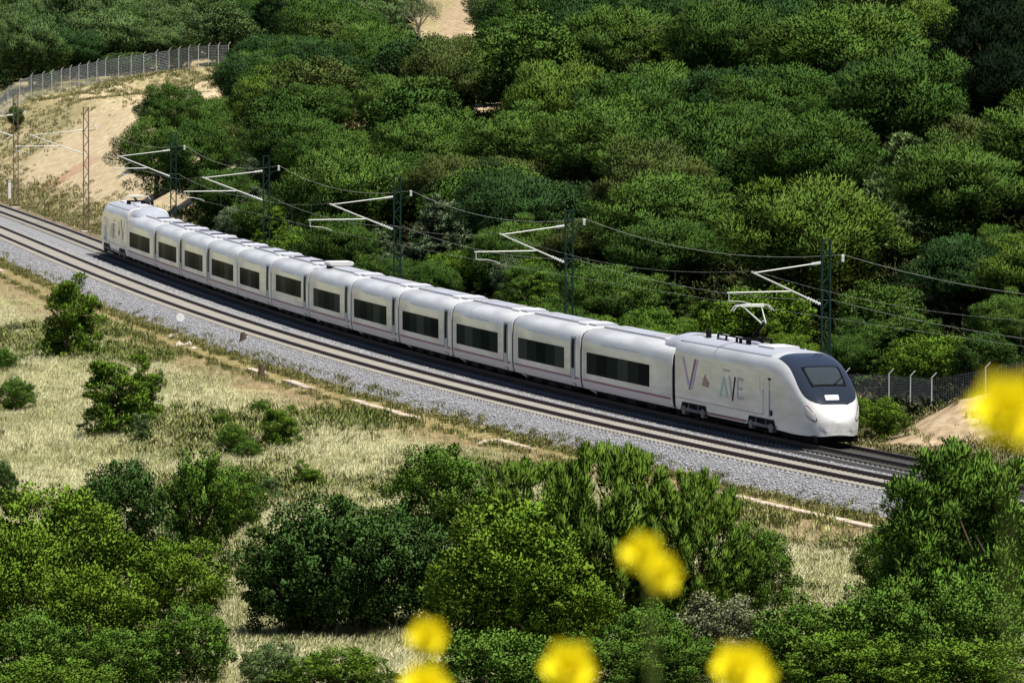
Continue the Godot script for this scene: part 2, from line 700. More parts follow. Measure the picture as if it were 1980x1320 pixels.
func build_tracks() -> void:
	var sl := begin()
	box(sl, Vector3(-1.3, -0.12, -0.14), Vector3(1.3, 0.0, 0.14))
	var sleeper := finish(sl)
	for k in 2:
		var mid: float = [0.0, GAP][k]
		var o := thing("railway_track")
		tag(o, ["far railway track, the one that the white train runs on", "near railway track, empty, along the grey ballast shoulder"][k], "railway track")
		for side in [1, -1]:
			var c: float = mid + side * 0.755
			var st := begin()
			sweep(st, [Vector2(c - 0.07, -0.172), Vector2(c - 0.07, -0.155), Vector2(c - 0.012, -0.13), Vector2(c - 0.012, -0.045), Vector2(c - 0.036, -0.035), Vector2(c - 0.036, -0.003), Vector2(c + 0.036, -0.003), Vector2(c + 0.036, -0.035), Vector2(c + 0.012, -0.045), Vector2(c + 0.012, -0.13), Vector2(c + 0.07, -0.155), Vector2(c + 0.07, -0.172)], -185, 620, 4.0)
			var rail := part("rail", finish(st), M.rail, o)
			var head := begin()
			sweep(head, [Vector2(c - 0.025, -0.004), Vector2(c - 0.025, 0.0), Vector2(c + 0.025, 0.0), Vector2(c + 0.025, -0.004)], -185, 620, 4.0)
			part("rail_head", finish(head), M.rail_top, rail)
		var places: Array[Transform3D] = []
		var tints := PackedColorArray()
		var s := -180.0
		while s < 600.0:
			var a := at(s, mid, 0)
			var f := at(s + 0.5, mid, 0) - at(s - 0.5, mid, 0)
			places.append(Transform3D(Basis(Vector3.UP, atan2(f.x, f.z)), a + Vector3(0, -0.168, 0)))
			var v := rng.randf_range(0.9, 1.1)
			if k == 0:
				v *= 0.16 if s < 184.0 else 0.85  # far sleepers darkened to paint the shade under the train
			tints.append(Color(v, v, v * 0.97))
			s += 0.6
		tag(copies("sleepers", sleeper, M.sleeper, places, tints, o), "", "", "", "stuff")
	# concrete drainage kerb at the foot of the ballast, in the stretches where it shows
	var runs := [[-58.0, -27.0, "long pale concrete kerb between the young pines and the tall leafy trees"], [-2.0, 2.5, "short broken end of pale kerb behind the young pines"], [17.0, 31.0, "straight pale kerb in the brown grass below the middle of the train"], [41.0, 47.5, "short pale kerb left of the longer straight one"], [53.5, 57.5, "shortest pale kerb, beside the small brown stump"], [174.0, 181.0, "pale kerb at the left edge under the ballast"]]
	for r in runs:
		var o := thing("concrete_kerb")
		tag(o, r[2], "kerb", "concrete kerbs at the foot of the ballast")
		var s: float = r[0]
		while s < r[1]:
			var e := minf(s + 2.0, r[1])
			var st := begin()
			var sink := rng.randf_range(-0.04, 0.03)
			var off := rng.randf_range(-0.05, 0.05)
			sweep(st, [Vector2(8.75 + off, -1.4), Vector2(8.75 + off, -0.99 + sink), Vector2(8.79 + off, -0.96 + sink), Vector2(9.15 + off, -0.96 + sink), Vector2(9.19 + off, -0.99 + sink), Vector2(9.19 + off, -1.4)], s + 0.015, e - 0.015, 2.0)
			part("kerb_stone", finish(st), M.kerb, o)
			s += 2.0


# ---------------------------------------------------------------- overhead line

func frame_at(s: float, t: float, y: float) -> Transform3D:
	# local x points to the left of the line (towards us), z along the line towards the head of the train
	var f := (at(s - 0.5, t) - at(s + 0.5, t)).normalized()
	return Transform3D(Basis(Vector3(-f.z, 0, f.x), Vector3.UP, f), at(s, t, y))


func build_catenary() -> void:
	# station, apex reach, registration reach, height, rusty
	var masts := [
		[-6.9, 3.36, 4.6, 8.25, 0, "dark green mast behind the front car, rightmost of the line"],
		[37.0, 3.5, 4.9, 8.0, 0, "dark green mast behind the fifth coach from the front, second from the right"],
		[80.5, 3.8, 5.1, 8.4, 0, "dark green mast left of the silvery cedar, third from the right"],
		[128.9, 4.0, 5.3, 8.2, 0, "dark green mast by the grey green cedar, fourth from the right"],
		[177.2, 3.8, 4.2, 8.5, 0, "dark green mast behind the tail car, next to the dirt slope"],
		[235.6, 4.3, 5.6, 9.0, 1, "rusty lattice mast in front of the bare dirt slope"],
		[289.2, 4.3, 5.2, 9.0, 1, "rusty lattice mast at the left edge by the white post"],
		[345.0, 4.3, 5.2, 9.0, 1, "rusty lattice mast beyond the left edge of the wood"],
	]
	for m in masts:
		var s: float = m[0]
		var reach: float = m[1]
		var low: float = m[2]
		var high: float = m[3]
		var rust: bool = m[4] == 1
		var mat: Material = M.mast_rust if rust else M.mast_green
		var f := frame_at(s, -3.5, -0.85)
		var o := thing("catenary_mast", f.origin, atan2(f.basis.z.x, f.basis.z.z) + (PI if f.basis.z.cross(f.basis.x).y < 0 else 0.0))
		o.transform.basis = Basis(-f.basis.x, Vector3.UP, f.basis.z)  # local -x reaches over the track
		tag(o, m[5], "catenary mast", "masts of the overhead line")
		var y0 := 0.85
		var half := 0.2 if rust else 0.19
		var foot := begin()
		bevelled(foot, Vector3(-0.4, -0.5, -0.4), Vector3(0.4, 0.18, 0.4), 0.04)
		part("foundation", finish(foot), M.concrete, o)
		for sx in [-1, 1]:
			var p := begin()
			box(p, Vector3(sx * half - 0.035, 0.18, -0.075), Vector3(sx * half + 0.035, high + y0, 0.075))
			part("post", finish(p), mat, o)
		var y := 0.5
		var flip := 1
		var step := 0.62 if rust else 0.55
		while y < high + y0 - step:
			for sz in [-0.055, 0.055]:
				var br := begin()
				tube(br, Vector3(-half * flip, y, sz), Vector3(half * flip, y + step, sz), 0.024, 0.024, 4)
				part("lattice_bar", finish(br), mat, o)
			flip = -flip
			y += step
		var cap := begin()
		box(cap, Vector3(-half - 0.06, high + y0, -0.09), Vector3(half + 0.06, high + y0 + 0.05, 0.09))
		part("cap_plate", finish(cap), mat, o)
		# cantilever
		var top := Vector3(-half - 0.04, 7.27 + y0, 0)
		var apex := Vector3(-reach, 6.85 + y0, 0)
		var heel := Vector3(-half - 0.05, 5.42 + y0, 0)
		var foot_ins := heel.lerp(apex, 0.2)
		var top_ins := top.lerp(apex, 0.14)
		part("stay_tube", tube_mesh([apex, top_ins], [0.033, 0.033]), M.galvanised, o)
		part("bracket_tube", tube_mesh([apex + (apex - heel).normalized() * 0.12, foot_ins], [0.042, 0.042]), M.galvanised, o)
		insulator(o, foot_ins, heel)
		insulator(o, top_ins, top)
		var join := heel.lerp(apex, 0.42)
		var arm := Vector3(-low, join.y - 0.03, 0)
		part("registration_tube", tube_mesh([join, arm], [0.034, 0.034]), M.galvanised, o)
		var drop := Vector3(-low + 0.08, 5.62 + y0, 0)
		part("drop_bracket", tube_mesh([arm + Vector3(0.08, 0, 0), drop], [0.022, 0.022]), M.galvanised, o)
		part("steady_arm", tube_mesh([drop, drop + Vector3(0.55, -0.02, 0), drop + Vector3(1.05, -0.13, 0), drop + Vector3(1.25, -0.24, 0)], [0.018, 0.018, 0.018, 0.016]), M.galvanised, o)
		if m[2] == 4.2:
			part("support_strut", tube_mesh([apex.lerp(heel, 0.25), Vector3(-reach - 0.1, join.y, 0)], [0.012, 0.012]), M.galvanised, o)
		# arm and insulator of the feeder on the other side
		part("feeder_arm", tube_mesh([Vector3(half, 7.15 + y0, 0), Vector3(0.78, 7.30 + y0, 0)], [0.028, 0.024]), mat, o)
		insulator(o, Vector3(0.78, 7.30 + y0, 0), Vector3(0.80, 7.62 + y0, 0))
	# wires from mast to mast
	var feeder := []
	var ret := []
	var mess := []
	var contact := []
	for i in masts.size():
		var a = masts[i]
		feeder.append(at(a[0], -4.30, 7.62))
		ret.append(at(a[0], -3.83, 5.6))
		mess.append(at(a[0], -3.5 + a[1], 6.95))
		contact.append(at(a[0], -3.5 + a[2] - 1.33, 5.36))
	# one more support beyond the right edge
	feeder.push_front(at(-52.0, -4.30, 7.62))
	ret.push_front(at(-52.0, -3.83, 5.6))
	mess.push_front(at(-52.0, 0.0, 6.95))
	contact.push_front(at(-52.0, 0.0, 5.36))
	wire("feeder_wire", feeder, 0.75, 0.0065, "sagging feeder wire on the wood side of the masts", "wire")
	wire("return_wire", ret, 0.5, 0.005, "thinner sagging wire fixed to the masts below the feeder", "wire")
	var mw := wire("messenger_wire", mess, 0.7, 0.0032, "upper wire of the overhead line above the train", "wire")
	wire("contact_wire", contact, 0.02, 0.0032, "straight contact wire above the train's pantograph", "wire")
	for i in mess.size() - 1:
		for k in range(1, 7):
			var f := k / 7.0
			var a: Vector3 = mess[i].lerp(mess[i + 1], f) - Vector3(0, 0.7 * 4.0 * f * (1.0 - f), 0)
			var b: Vector3 = contact[i].lerp(contact[i + 1], f)
			part("dropper", tube_mesh([a, b], [0.0015, 0.0015], 4), M.wire, mw)


func insulator(o: Node3D, a: Vector3, b: Vector3) -> void:
	var st := begin()
	var n := 5
	tube(st, a, b, 0.03, 0.03, 6)
	for k in n:
		var p := a.lerp(b, (k + 0.25) / n)
		var q := a.lerp(b, (k + 0.75) / n)
		tube(st, p, q, 0.085, 0.05, 8)
	part("insulator", finish(st), M.porcelain, o)


func wire(called: String, points: Array, sag: float, radius: float, label: String, category: String) -> Node3D:
	var st := begin()
	for i in points.size() - 1:
		var last: Vector3 = points[i]
		for k in range(1, 13):
			var f := k / 12.0
			var p: Vector3 = points[i].lerp(points[i + 1], f) - Vector3(0, sag * 4.0 * f * (1.0 - f), 0)
			tube(st, last, p, radius, radius, 5)
			last = p
	return tag(part(called, finish(st), M.wire), label, category, "wires of the overhead line")


# ---------------------------------------------------------------- the train

# half profile of a coach, from the skirt up to the roof's middle: x, y
func coach_ring(z: float, k := 1.0, low := 0.45) -> Array:
	var half := [Vector2(1.40, low), Vector2(1.47, low + 0.25), Vector2(1.49, 1.0), Vector2(1.495, 1.5), Vector2(1.495, 2.1), Vector2(1.485, 2.55), Vector2(1.45, 2.84), Vector2(1.35, 3.04), Vector2(1.16, 3.18), Vector2(0.85, 3.27), Vector2(0.45, 3.32), Vector2(0, 3.34)]
	var ring := []
	for p in half:
		ring.append(Vector3(p.x * k, low + (p.y - low) * (0.5 + 0.5 * k), z))
	for i in range(half.size() - 2, -1, -1):
		ring.append(Vector3(-half[i].x * k, low + (half[i].y - low) * (0.5 + 0.5 * k), z))
	return ring


func coach_side_x(y: float) -> float:
	var half := [Vector2(1.40, 0.45), Vector2(1.47, 0.70), Vector2(1.49, 1.0), Vector2(1.495, 1.5), Vector2(1.495, 2.1), Vector2(1.485, 2.55), Vector2(1.45, 2.84), Vector2(1.35, 3.04), Vector2(1.16, 3.18), Vector2(0.85, 3.27), Vector2(0.45, 3.32), Vector2(0, 3.34)]
	for i in half.size() - 1:
		if y <= half[i + 1].y:
			return lerpf(half[i].x, half[i + 1].x, clampf((y - half[i].y) / (half[i + 1].y - half[i].y), 0, 1))
	return 0.0


# a sheet that follows a coach's flank (side -1 or 1) a little outside it, or a little inside with a negative lift
func flank(z0: float, z1: float, y0: float, y1: float, side: float, lift := 0.006, n := 4) -> ArrayMesh:
	var st := begin()
	var rings := []
	for z in [z0, z1]:
		var ring := []
		for i in n + 1:
			var y := lerpf(y0, y1, float(i) / n)
			ring.append(Vector3(side * (coach_side_x(y) + lift), y, z))
		for i in n + 1:
			var y := lerpf(y1, y0, float(i) / n)
			ring.append(Vector3(side * (coach_side_x(y) - 0.03), y, z))
		rings.append(ring)
	loft(st, rings, true, true, -1)
	return finish(st)


func car_frame(s_front: float, s_back: float) -> Transform3D:
	var a := at(s_back, 0)
	var b := at(s_front, 0)
	var f := (b - a).normalized()
	return Transform3D(Basis(Vector3(f.z, 0, -f.x), Vector3.UP, f), a)


func wheelset(o: Node3D, z: float, r := 0.46) -> void:
	for side in [-1, 1]:
		var st := begin()
		tube(st, Vector3(side * 0.70, r, z), Vector3(side * 0.83, r, z), r, r, 20)
		tube(st, Vector3(side * 0.83, r, z), Vector3(side * 0.87, r, z), r * 0.55, r * 0.5, 16)
		tube(st, Vector3(side * 0.87, r, z), Vector3(side * 0.98, r, z), 0.13, 0.12, 10)
		part("wheel", finish(st), M.dark, o)


func build_train() -> void:
	var train := thing("high_speed_train")
	tag(train, "long white high speed train curving along the foot of the wood, nose to the right", "train")
	power_car(train, car_frame(-18.86, -0.16), 18.70, true)
	var joints := [0.0, 15.44]
	for i in range(1, 11):
		joints.append(15.44 + 13.14 * i)
	joints.append(15.44 * 2 + 131.4)
	# the window band of each coach, in shares of its length from its rear end, and its door; front coach first
	var look := [
		[0.06, 0.76, 0.0], [0.08, 0.77, 0.90], [0.07, 0.77, 0.90], [0.07, 0.76, 0.90], [0.06, 0.76, 0.91], [0.11, 0.75, 0.90],
		[0.13, 0.81, 0.91], [0.08, 0.67, 0.91], [0.17, 0.89, 0.05], [0.21, 0.87, 0.06], [0.19, 0.91, 0.06], [0.10, 0.86, 0.0],
	]
	for k in 12:
		coach(train, car_frame(joints[k] + 0.15, joints[k + 1] - 0.15), joints[k + 1] - joints[k] - 0.30, k, look[k])
		bellows(train, joints[k])
	bellows(train, joints[12])
	power_car(train, car_frame(joints[12] + 18.86, joints[12] + 0.16), 18.70, false)


func bellows(train: Node3D, s: float) -> void:
	var st := begin()
	var rings := []
	for i in 5:
		rings.append(coach_ring(-0.35 + i * 0.175, 0.955 if i % 2 == 0 else 0.975, 0.5))
	loft(st, rings, true, true, -1)
	var o := part("gangway_bellows", finish(st), M.dark, train)
	o.transform = car_frame(s - 0.5, s + 0.5)
	o.position = at(s, 0)


func coach(train: Node3D, frame: Transform3D, length: float, k: int, look: Array) -> void:
	var st := begin()
	loft(st, [coach_ring(0, 0.985), coach_ring(0.012, 0.995), coach_ring(0.035, 1.0), coach_ring(length * 0.33), coach_ring(length * 0.67), coach_ring(length - 0.035, 1.0), coach_ring(length - 0.012, 0.995), coach_ring(length, 0.985)])
	var o := part("passenger_coach", finish(st), M.white, train)
	o.transform = frame
	var w0: float = look[0] * length
	var w1: float = look[1] * length
	var top := 2.17 if k != 6 else 2.35
	var low := 1.22 if k != 6 else 1.45
	for side in [-1, 1]:
		var seal := part("window_seal", flank(w0 - 0.03, w1 + 0.03, low - 0.03, top + 0.03, side, 0.004), M.black, o)
		var n := 6 if k == 0 else 5
		for i in n:
			var a := lerpf(w0, w1, float(i) / n) + 0.015
			var b := lerpf(w0, w1, float(i + 1) / n) - 0.015
			part("window_pane", flank(a, b, low, top, side, 0.009), [M.glass, M.glass_deep, M.glass, M.glass_pale][(i * 5 + k * 3) % 4], o)
		# coloured line above the skirt, and the skirt below it
		part("skirt_stripe", flank(0.2, length - 0.2, 0.82, 0.92, side, 0.005), M.plum, o)
		part("skirt", flank(0.2, length - 0.2, 0.48, 0.82, side, 0.005), M.pinkish, o)
		# seam of the roof edge
		for e in [w0 - 0.45, w1 + 0.35]:
			part("panel_seam", flank(e - 0.012, e + 0.012, 0.95, 2.9, side, 0.003), M.grey, o)
		part("roof_seam", flank(length * 0.22, length * 0.62, 2.66, 2.685, side, 0.004), M.grey, o)
		if look[2] > 0.0:
			var d0: float = look[2] * length - 0.36
			var d1 := d0 + 0.72
			part("door", flank(d0 - 0.04, d1 + 0.04, 0.52, 2.80, side, 0.008, 8), M.grey, o)
			part("door_glass", flank(d0 + 0.10, d1 - 0.10, 1.30, 2.70, side, 0.014, 6), M.glass, o)
			for e in [d0 - 0.05, d1 + 0.05]:
				part("door_seal", flank(e - 0.02, e + 0.02, 0.52, 2.82, side, 0.012, 8), M.dark, o)
			part("door_step", flank(d0, d1, 0.48, 0.60, side, 0.05, 2), M.steel, o)
	# roof: a grey walkway, an air unit near one end, a small dark vent near the other
	var deck := begin()
	box(deck, Vector3(-0.55, 3.30, 0.6), Vector3(0.55, 3.39, length - 0.6))
	part("roof_walkway", finish(deck), M.roof, o)
	var pod := begin()
	bevelled(pod, Vector3(-0.7, 3.2, length * 0.74), Vector3(0.7, 3.41, length * 0.86), 0.05)
	part("air_unit", finish(pod), M.roof_pod, o)
	for e in [length * 0.12, length * 0.55]:
		var v := begin()
		bevelled(v, Vector3(-0.45, 3.30, e), Vector3(0.45, 3.43, e + 0.8), 0.05)
		part("roof_vent", finish(v), M.grey if k < 6 else M.dark, o)
	if k == 5:
		var b := begin()
		bevelled(b, Vector3(-0.7, 3.45, 0.4), Vector3(0.7, 3.68, 2.2), 0.07)
		part("roof_box", finish(b), M.light_grey, o)
		var gap := begin()
		box(gap, Vector3(-0.6, 3.30, 0.6), Vector3(0.6, 3.455, 2.0))
		part("roof_box_foot", finish(gap), M.dark, o)
	if k == 0 or k == 11:
		# fairing that lifts the roof to the height of the power car
		var rings := []
		for i in 7:
			var u := i / 6.0
			var z := (length - 4.6 + 4.6 * u) if k == 0 else 4.6 * (1.0 - u)
			var rise := 0.42 * ss(0.0, 0.75, u)
			var ring := []
			for j in 13:
				var a := PI * j / 12.0
				ring.append(Vector3(cos(a) * (0.75 + 0.45 * ss(0, 0.6, u)), 2.95 + 0.35 * ss(0, 0.4, u) * sin(a) + (0.08 + rise) * pow(sin(a), 0.6), z))
			rings.append(ring)
		var fr := begin()
		loft(fr, rings)
		part("roof_fairing", finish(fr), M.roof, o)
	# underframe
	var u := begin()
	box(u, Vector3(-1.1, 0.24, 1.6), Vector3(1.1, 0.47, length - 1.6))
	part("underframe", finish(u), M.black, o)
	for i in 3:
		var e := length * (0.22 + 0.22 * i)
		var bx := begin()
		bevelled(bx, Vector3(-1.15, 0.14, e), Vector3(1.15, 0.46, e + 1.5), 0.04)
		part("equipment_box", finish(bx), M.dark, o)
	wheelset(o, 0.15 if k != 11 else 1.2)
	if k == 0:
		wheelset(o, length - 1.2)
	var damper := begin()
	tube(damper, Vector3(-1.15, 0.42, 0.3), Vector3(-1.15, 0.30, 1.5), 0.05, 0.05)
	tube(damper, Vector3(1.15, 0.42, 0.3), Vector3(1.15, 0.30, 1.5), 0.05, 0.05)
	part("damper", finish(damper), M.steel, o)


# the power car's hull: at z, the half ring from the right skirt over the roof to the left skirt
const NOSE := 13.6

func hull_size(z: float, length: float) -> Array:
	var u := clampf((z - NOSE) / (length - NOSE), 0.0, 1.0)
	var top := 0.95 + 2.80 * pow(maxf(0.0, 1.0 - pow(u, 2.15)), 0.80)
	var wide := 1.48 * (1.0 - 0.17 * pow(u, 2.0)) * pow(maxf(0.0, 1.0 - pow(u, 9.0)), 0.42)
	var low := 0.45 - 0.05 * ss(0.2, 0.6, u)
	var end := clampf((u - 0.95) / 0.05, 0.0, 1.0)
	low = lerpf(low, 0.46, end * end * end)
	var mid := low + (top - low) * lerpf(0.73, 0.58, u)
	return [wide, low, mid, top]


func hull_point(z: float, length: float, a: float, lift := 0.0) -> Vector3:
	# a runs from 0 (right shoulder) over the roof to 180 (left shoulder)
	var h := hull_size(z, length)
	var c := cos(deg_to_rad(a))
	var s := sin(deg_to_rad(a))
	var x: float = h[0] * signf(c) * pow(absf(c), 0.50)
	var y: float = h[2] + (h[3] - h[2]) * signf(s) * pow(absf(s), 0.80)
	var n := Vector2(c * 0.8, s).normalized()
	return Vector3(x + n.x * lift, y + n.y * lift, z)


func hull_ring(z: float, length: float, k := 1.0) -> Array:
	var h := hull_size(z, length)
	# from the right edge of the skirt over the roof to the left edge; the floor is closed apart
	var ring := [Vector3(h[0] * 0.945, h[1], z), Vector3(h[0] * 0.98, h[1] + 0.2, z), Vector3(h[0] * 0.997, lerpf(h[1], h[2], 0.45), z)]
	for i in 25:
		ring.append(hull_point(z, length, 180.0 * i / 24.0))
	ring += [Vector3(-h[0] * 0.997, lerpf(h[1], h[2], 0.45), z), Vector3(-h[0] * 0.98, h[1] + 0.2, z), Vector3(-h[0] * 0.945, h[1], z)]
	if k < 1.0:
		for i in ring.size():
			ring[i] = Vector3(ring[i].x * k, h[1] + (ring[i].y - h[1]) * (0.5 + 0.5 * k), z)
	return ring


# a skin over the hull between two angles that depend on z
func skin(z0: float, z1: float, n: int, length: float, from: Callable, to: Callable, lift: float, m := 14) -> ArrayMesh:
	var st := begin()
	var rings := []
	for i in n + 1:
		var z := lerpf(z0, z1, float(i) / n)
		var a: float = from.call(z)
		var b: float = to.call(z)
		var ring := []
		for j in m + 1:
			ring.append(hull_point(z, length, lerpf(a, b, float(j) / m), lift))
		for j in m + 1:
			ring.append(hull_point(z, length, lerpf(b, a, float(j) / m), -0.03))
		rings.append(ring)
	loft(st, rings)
	return finish(st)


func power_car(train: Node3D, frame: Transform3D, length: float, front: bool) -> void:
	var st := begin()
	var rings := [hull_ring(0, length, 0.955), hull_ring(0.05, length, 0.985), hull_ring(0.14, length), hull_ring(3.0, length), hull_ring(6.5, length), hull_ring(10.0, length)]
	var z := 13.0
	while z < length - 0.3:
		rings.append(hull_ring(z, length))
		z += 0.25
	for e in [0.26, 0.18, 0.11, 0.06, 0.028, 0.012, 0.004, 0.001]:
		rings.append(hull_ring(length - e, length))
	loft(st, rings, false)
	for i in rings.size() - 1:
		var low_a: Vector3 = rings[i][0]
		var low_b: Vector3 = rings[i + 1][0]
		st.set_smooth_group(-1)
		quad(st, low_a, Vector3(-low_a.x, low_a.y, low_a.z), Vector3(-low_b.x, low_b.y, low_b.z), low_b, Vector3(0, 2, low_a.z))
	var o := part("power_car", finish(st), M.white, train)
	o.transform = frame
	# grey roof and dark visor with windscreen
	part("roof_panel", skin(0.25, 14.3, 12, length, func(zz): return 44.0, func(zz): return 136.0, 0.006), M.roof, o)
	var edge := func(zz: float) -> float:
		var u: float = clampf((zz - 14.3) / (length - 0.52 - 14.3), 0.0, 1.0)
		return 46.0 - 19.0 * ss(0.30, 0.95, u) + 45.0 * pow(u, 12.0)
	part("visor", skin(14.32, length - 0.52, 26, length, edge, func(zz): return 180.0 - edge.call(zz), 0.010, 22), M.visor, o)
	var pane := func(zz: float) -> float: return 73.0 + 3.0 * pow(absf((zz - 16.76) / 0.58), 4.0)
	part("windscreen_frame", skin(16.10, 17.42, 8, length, func(zz): return 69.0, func(zz): return 111.0, 0.014), M.black, o)
	part("windscreen", skin(16.20, 17.32, 8, length, pane, func(zz): return 180.0 - pane.call(zz), 0.020), M.windscreen, o)
	part("wiper", tube_mesh([hull_point(17.38, length, 88.0, 0.05), hull_point(16.96, length, 74.0, 0.05), hull_point(16.41, length, 70.0, 0.045)], [0.025, 0.018, 0.012]), M.black, o)
	part("nose_plate", skin(17.83, 18.02, 4, length, func(zz): return 87.0, func(zz): return 95.0, 0.018, 6), M.white_clean, o)
	for side in [-1, 1]:
		# the lamp unit at each shoulder of the nose
		var c := 173.0 if side < 0 else 7.0
		var spread_ := func(zz: float) -> float: return 18.0 * sqrt(maxf(0.02, 1.0 - pow((zz - 18.08) / 0.34, 2.0)))
		part("headlight_rim", skin(17.75, 18.41, 8, length, func(zz): return c - spread_.call(zz), func(zz): return c + spread_.call(zz), 0.010, 8), M.red_rim, o)
		var lamp := part("headlight", skin(17.78, 18.38, 8, length, func(zz): return c - spread_.call(zz) * 0.7, func(zz): return c + spread_.call(zz) * 0.7, 0.018, 8), M.lamp, o)
		lamp.set_meta("label", "lens of the lamp at the shoulder of the nose")
		livery(o, side, length)
		# cab door with white handrails
		var x: float = side * 1.481
		part("cab_door", plate([Vector2(13.0, 0.95), Vector2(13.75, 0.95), Vector2(13.75, 2.62), Vector2(13.0, 2.62)], x, side * 0.012), M.white, o)
		for e in [12.93, 13.82]:
			var r := begin()
			tube(r, Vector3(x + side * 0.06, 1.05, e), Vector3(x + side * 0.06, 2.05, e), 0.02, 0.02)
			tube(r, Vector3(x, 1.05, e), Vector3(x + side * 0.06, 1.05, e), 0.02, 0.02)
			tube(r, Vector3(x, 2.05, e), Vector3(x + side * 0.06, 2.05, e), 0.02, 0.02)
			part("handrail", finish(r), M.white_clean, o)
		for e in [13.0, 13.75]:
			part("door_seam", plate([Vector2(e - 0.015, 0.95), Vector2(e + 0.015, 0.95), Vector2(e + 0.015, 2.62), Vector2(e - 0.015, 2.62)], x, side * 0.015), M.grey, o)
		part("cab_vent", plate([Vector2(13.6, 2.55), Vector2(13.95, 2.55), Vector2(13.95, 2.63), Vector2(13.6, 2.63)], x, side * 0.02), M.dark, o)
		for y in [0.72, 1.12]:
			part("socket", plate([Vector2(13.9, y - 0.1), Vector2(14.12, y - 0.1), Vector2(14.12, y + 0.12), Vector2(13.9, y + 0.12)], x, side * 0.02), M.dark, o)
		part("body_seam", plate([Vector2(0.3, 0.985), Vector2(12.8, 0.985), Vector2(12.8, 1.005), Vector2(0.3, 1.005)], side * 1.478, side * 0.008), M.grey, o)
		part("skirt_stripe", plate([Vector2(4.4, 0.5), Vector2(10.4, 0.5), Vector2(10.4, 0.60), Vector2(4.4, 0.60)], side * 1.462, side * 0.012), M.plum, o)
		# side windows and grille of the machine room
		part("side_panel", plate([Vector2(11.45, 1.95), Vector2(12.45, 1.95), Vector2(12.45, 2.62), Vector2(11.45, 2.62)], side * 1.479, side * 0.012), M.cream, o)
	# apron under the nose and snow plough
	var ap := begin()
	loft(ap, [[Vector3(-1.25, 0.12, length - 2.6), Vector3(1.25, 0.12, length - 2.6), Vector3(1.30, 0.40, length - 2.6), Vector3(-1.30, 0.40, length - 2.6)], [Vector3(-0.95, 0.14, length - 0.35), Vector3(0.95, 0.14, length - 0.35), Vector3(1.0, 0.42, length - 0.35), Vector3(-1.0, 0.42, length - 0.35)]], true, true, -1)
	part("plough", finish(ap), M.black, o)
	var un := begin()
	box(un, Vector3(-1.2, 0.22, 0.5), Vector3(1.2, 0.44, length - 2.5))
	part("underframe", finish(un), M.black, o)
	for bz in [2.9, 12.6]:
		var fr := begin()
		for side in [-1, 1]:
			part("bogie_opening_shade", plate([Vector2(bz - 1.95, 0.44), Vector2(bz + 1.95, 0.44), Vector2(bz + 1.7, 0.84), Vector2(bz - 1.7, 0.84)], side * 1.470, side * 0.016), M.black, o)  # black plate on the flank, painting the shade inside a bogie cutout
			bevelled(fr, Vector3(side * 1.40 - 0.09, 0.44, bz - 1.8), Vector3(side * 1.40 + 0.09, 0.62, bz + 1.8), 0.03)
			for e in [-1.4, 1.4]:
				bevelled(fr, Vector3(side * 1.40 - 0.12, 0.30, bz + e - 0.22), Vector3(side * 1.40 + 0.12, 0.68, bz + e + 0.22), 0.03)
				tube(fr, Vector3(side * 1.40, 0.56, bz + e * 0.5), Vector3(side * 1.40, 0.80, bz + e * 0.5), 0.105, 0.105, 8)
			tube(fr, Vector3(side * 1.50, 0.60, bz - 0.8), Vector3(side * 1.50, 0.50, bz + 0.8), 0.05, 0.05)
		part("bogie_frame", finish(fr), M.bogie, o)
		wheelset(o, bz - 1.4, 0.5)
		wheelset(o, bz + 1.4, 0.5)
	# roof gear
	for e in [[1.2, 0.9, 0.5], [3.2, 1.6, 0.45], [9.5, 2.2, 0.6]]:
		var b := begin()
		bevelled(b, Vector3(-e[2], 3.68, e[0]), Vector3(e[2], 3.86, e[0] + e[1]), 0.04)
		part("roof_box", finish(b), M.roof_pod, o)
	var bus := begin()
	tube(bus, Vector3(-0.45, 3.98, 3.3), Vector3(-0.45, 3.96, 7.6), 0.035, 0.035)
	for e in [3.3, 4.5, 6.0, 7.5]:
		tube(bus, Vector3(-0.45, 3.70, e), Vector3(-0.45, 3.98, e), 0.07, 0.05, 8)
	part("roof_cable", finish(bus), M.dark, o)
	var post := begin()
	bevelled(post, Vector3(-0.62, 3.62, 2.0), Vector3(-0.42, 4.15, 2.25), 0.03)
	part("arrester", finish(post), M.dark, o)
	var horn := begin()
	tube(horn, Vector3(0.15, 3.70, 11.2), Vector3(0.15, 3.92, 11.2), 0.05, 0.03, 8)
	tube(horn, Vector3(0.4, 3.70, 13.0), Vector3(0.4, 3.84, 13.0), 0.06, 0.04, 8)
	part("antenna", finish(horn), M.light_grey, o)
	pantograph(o, 7.2, front)


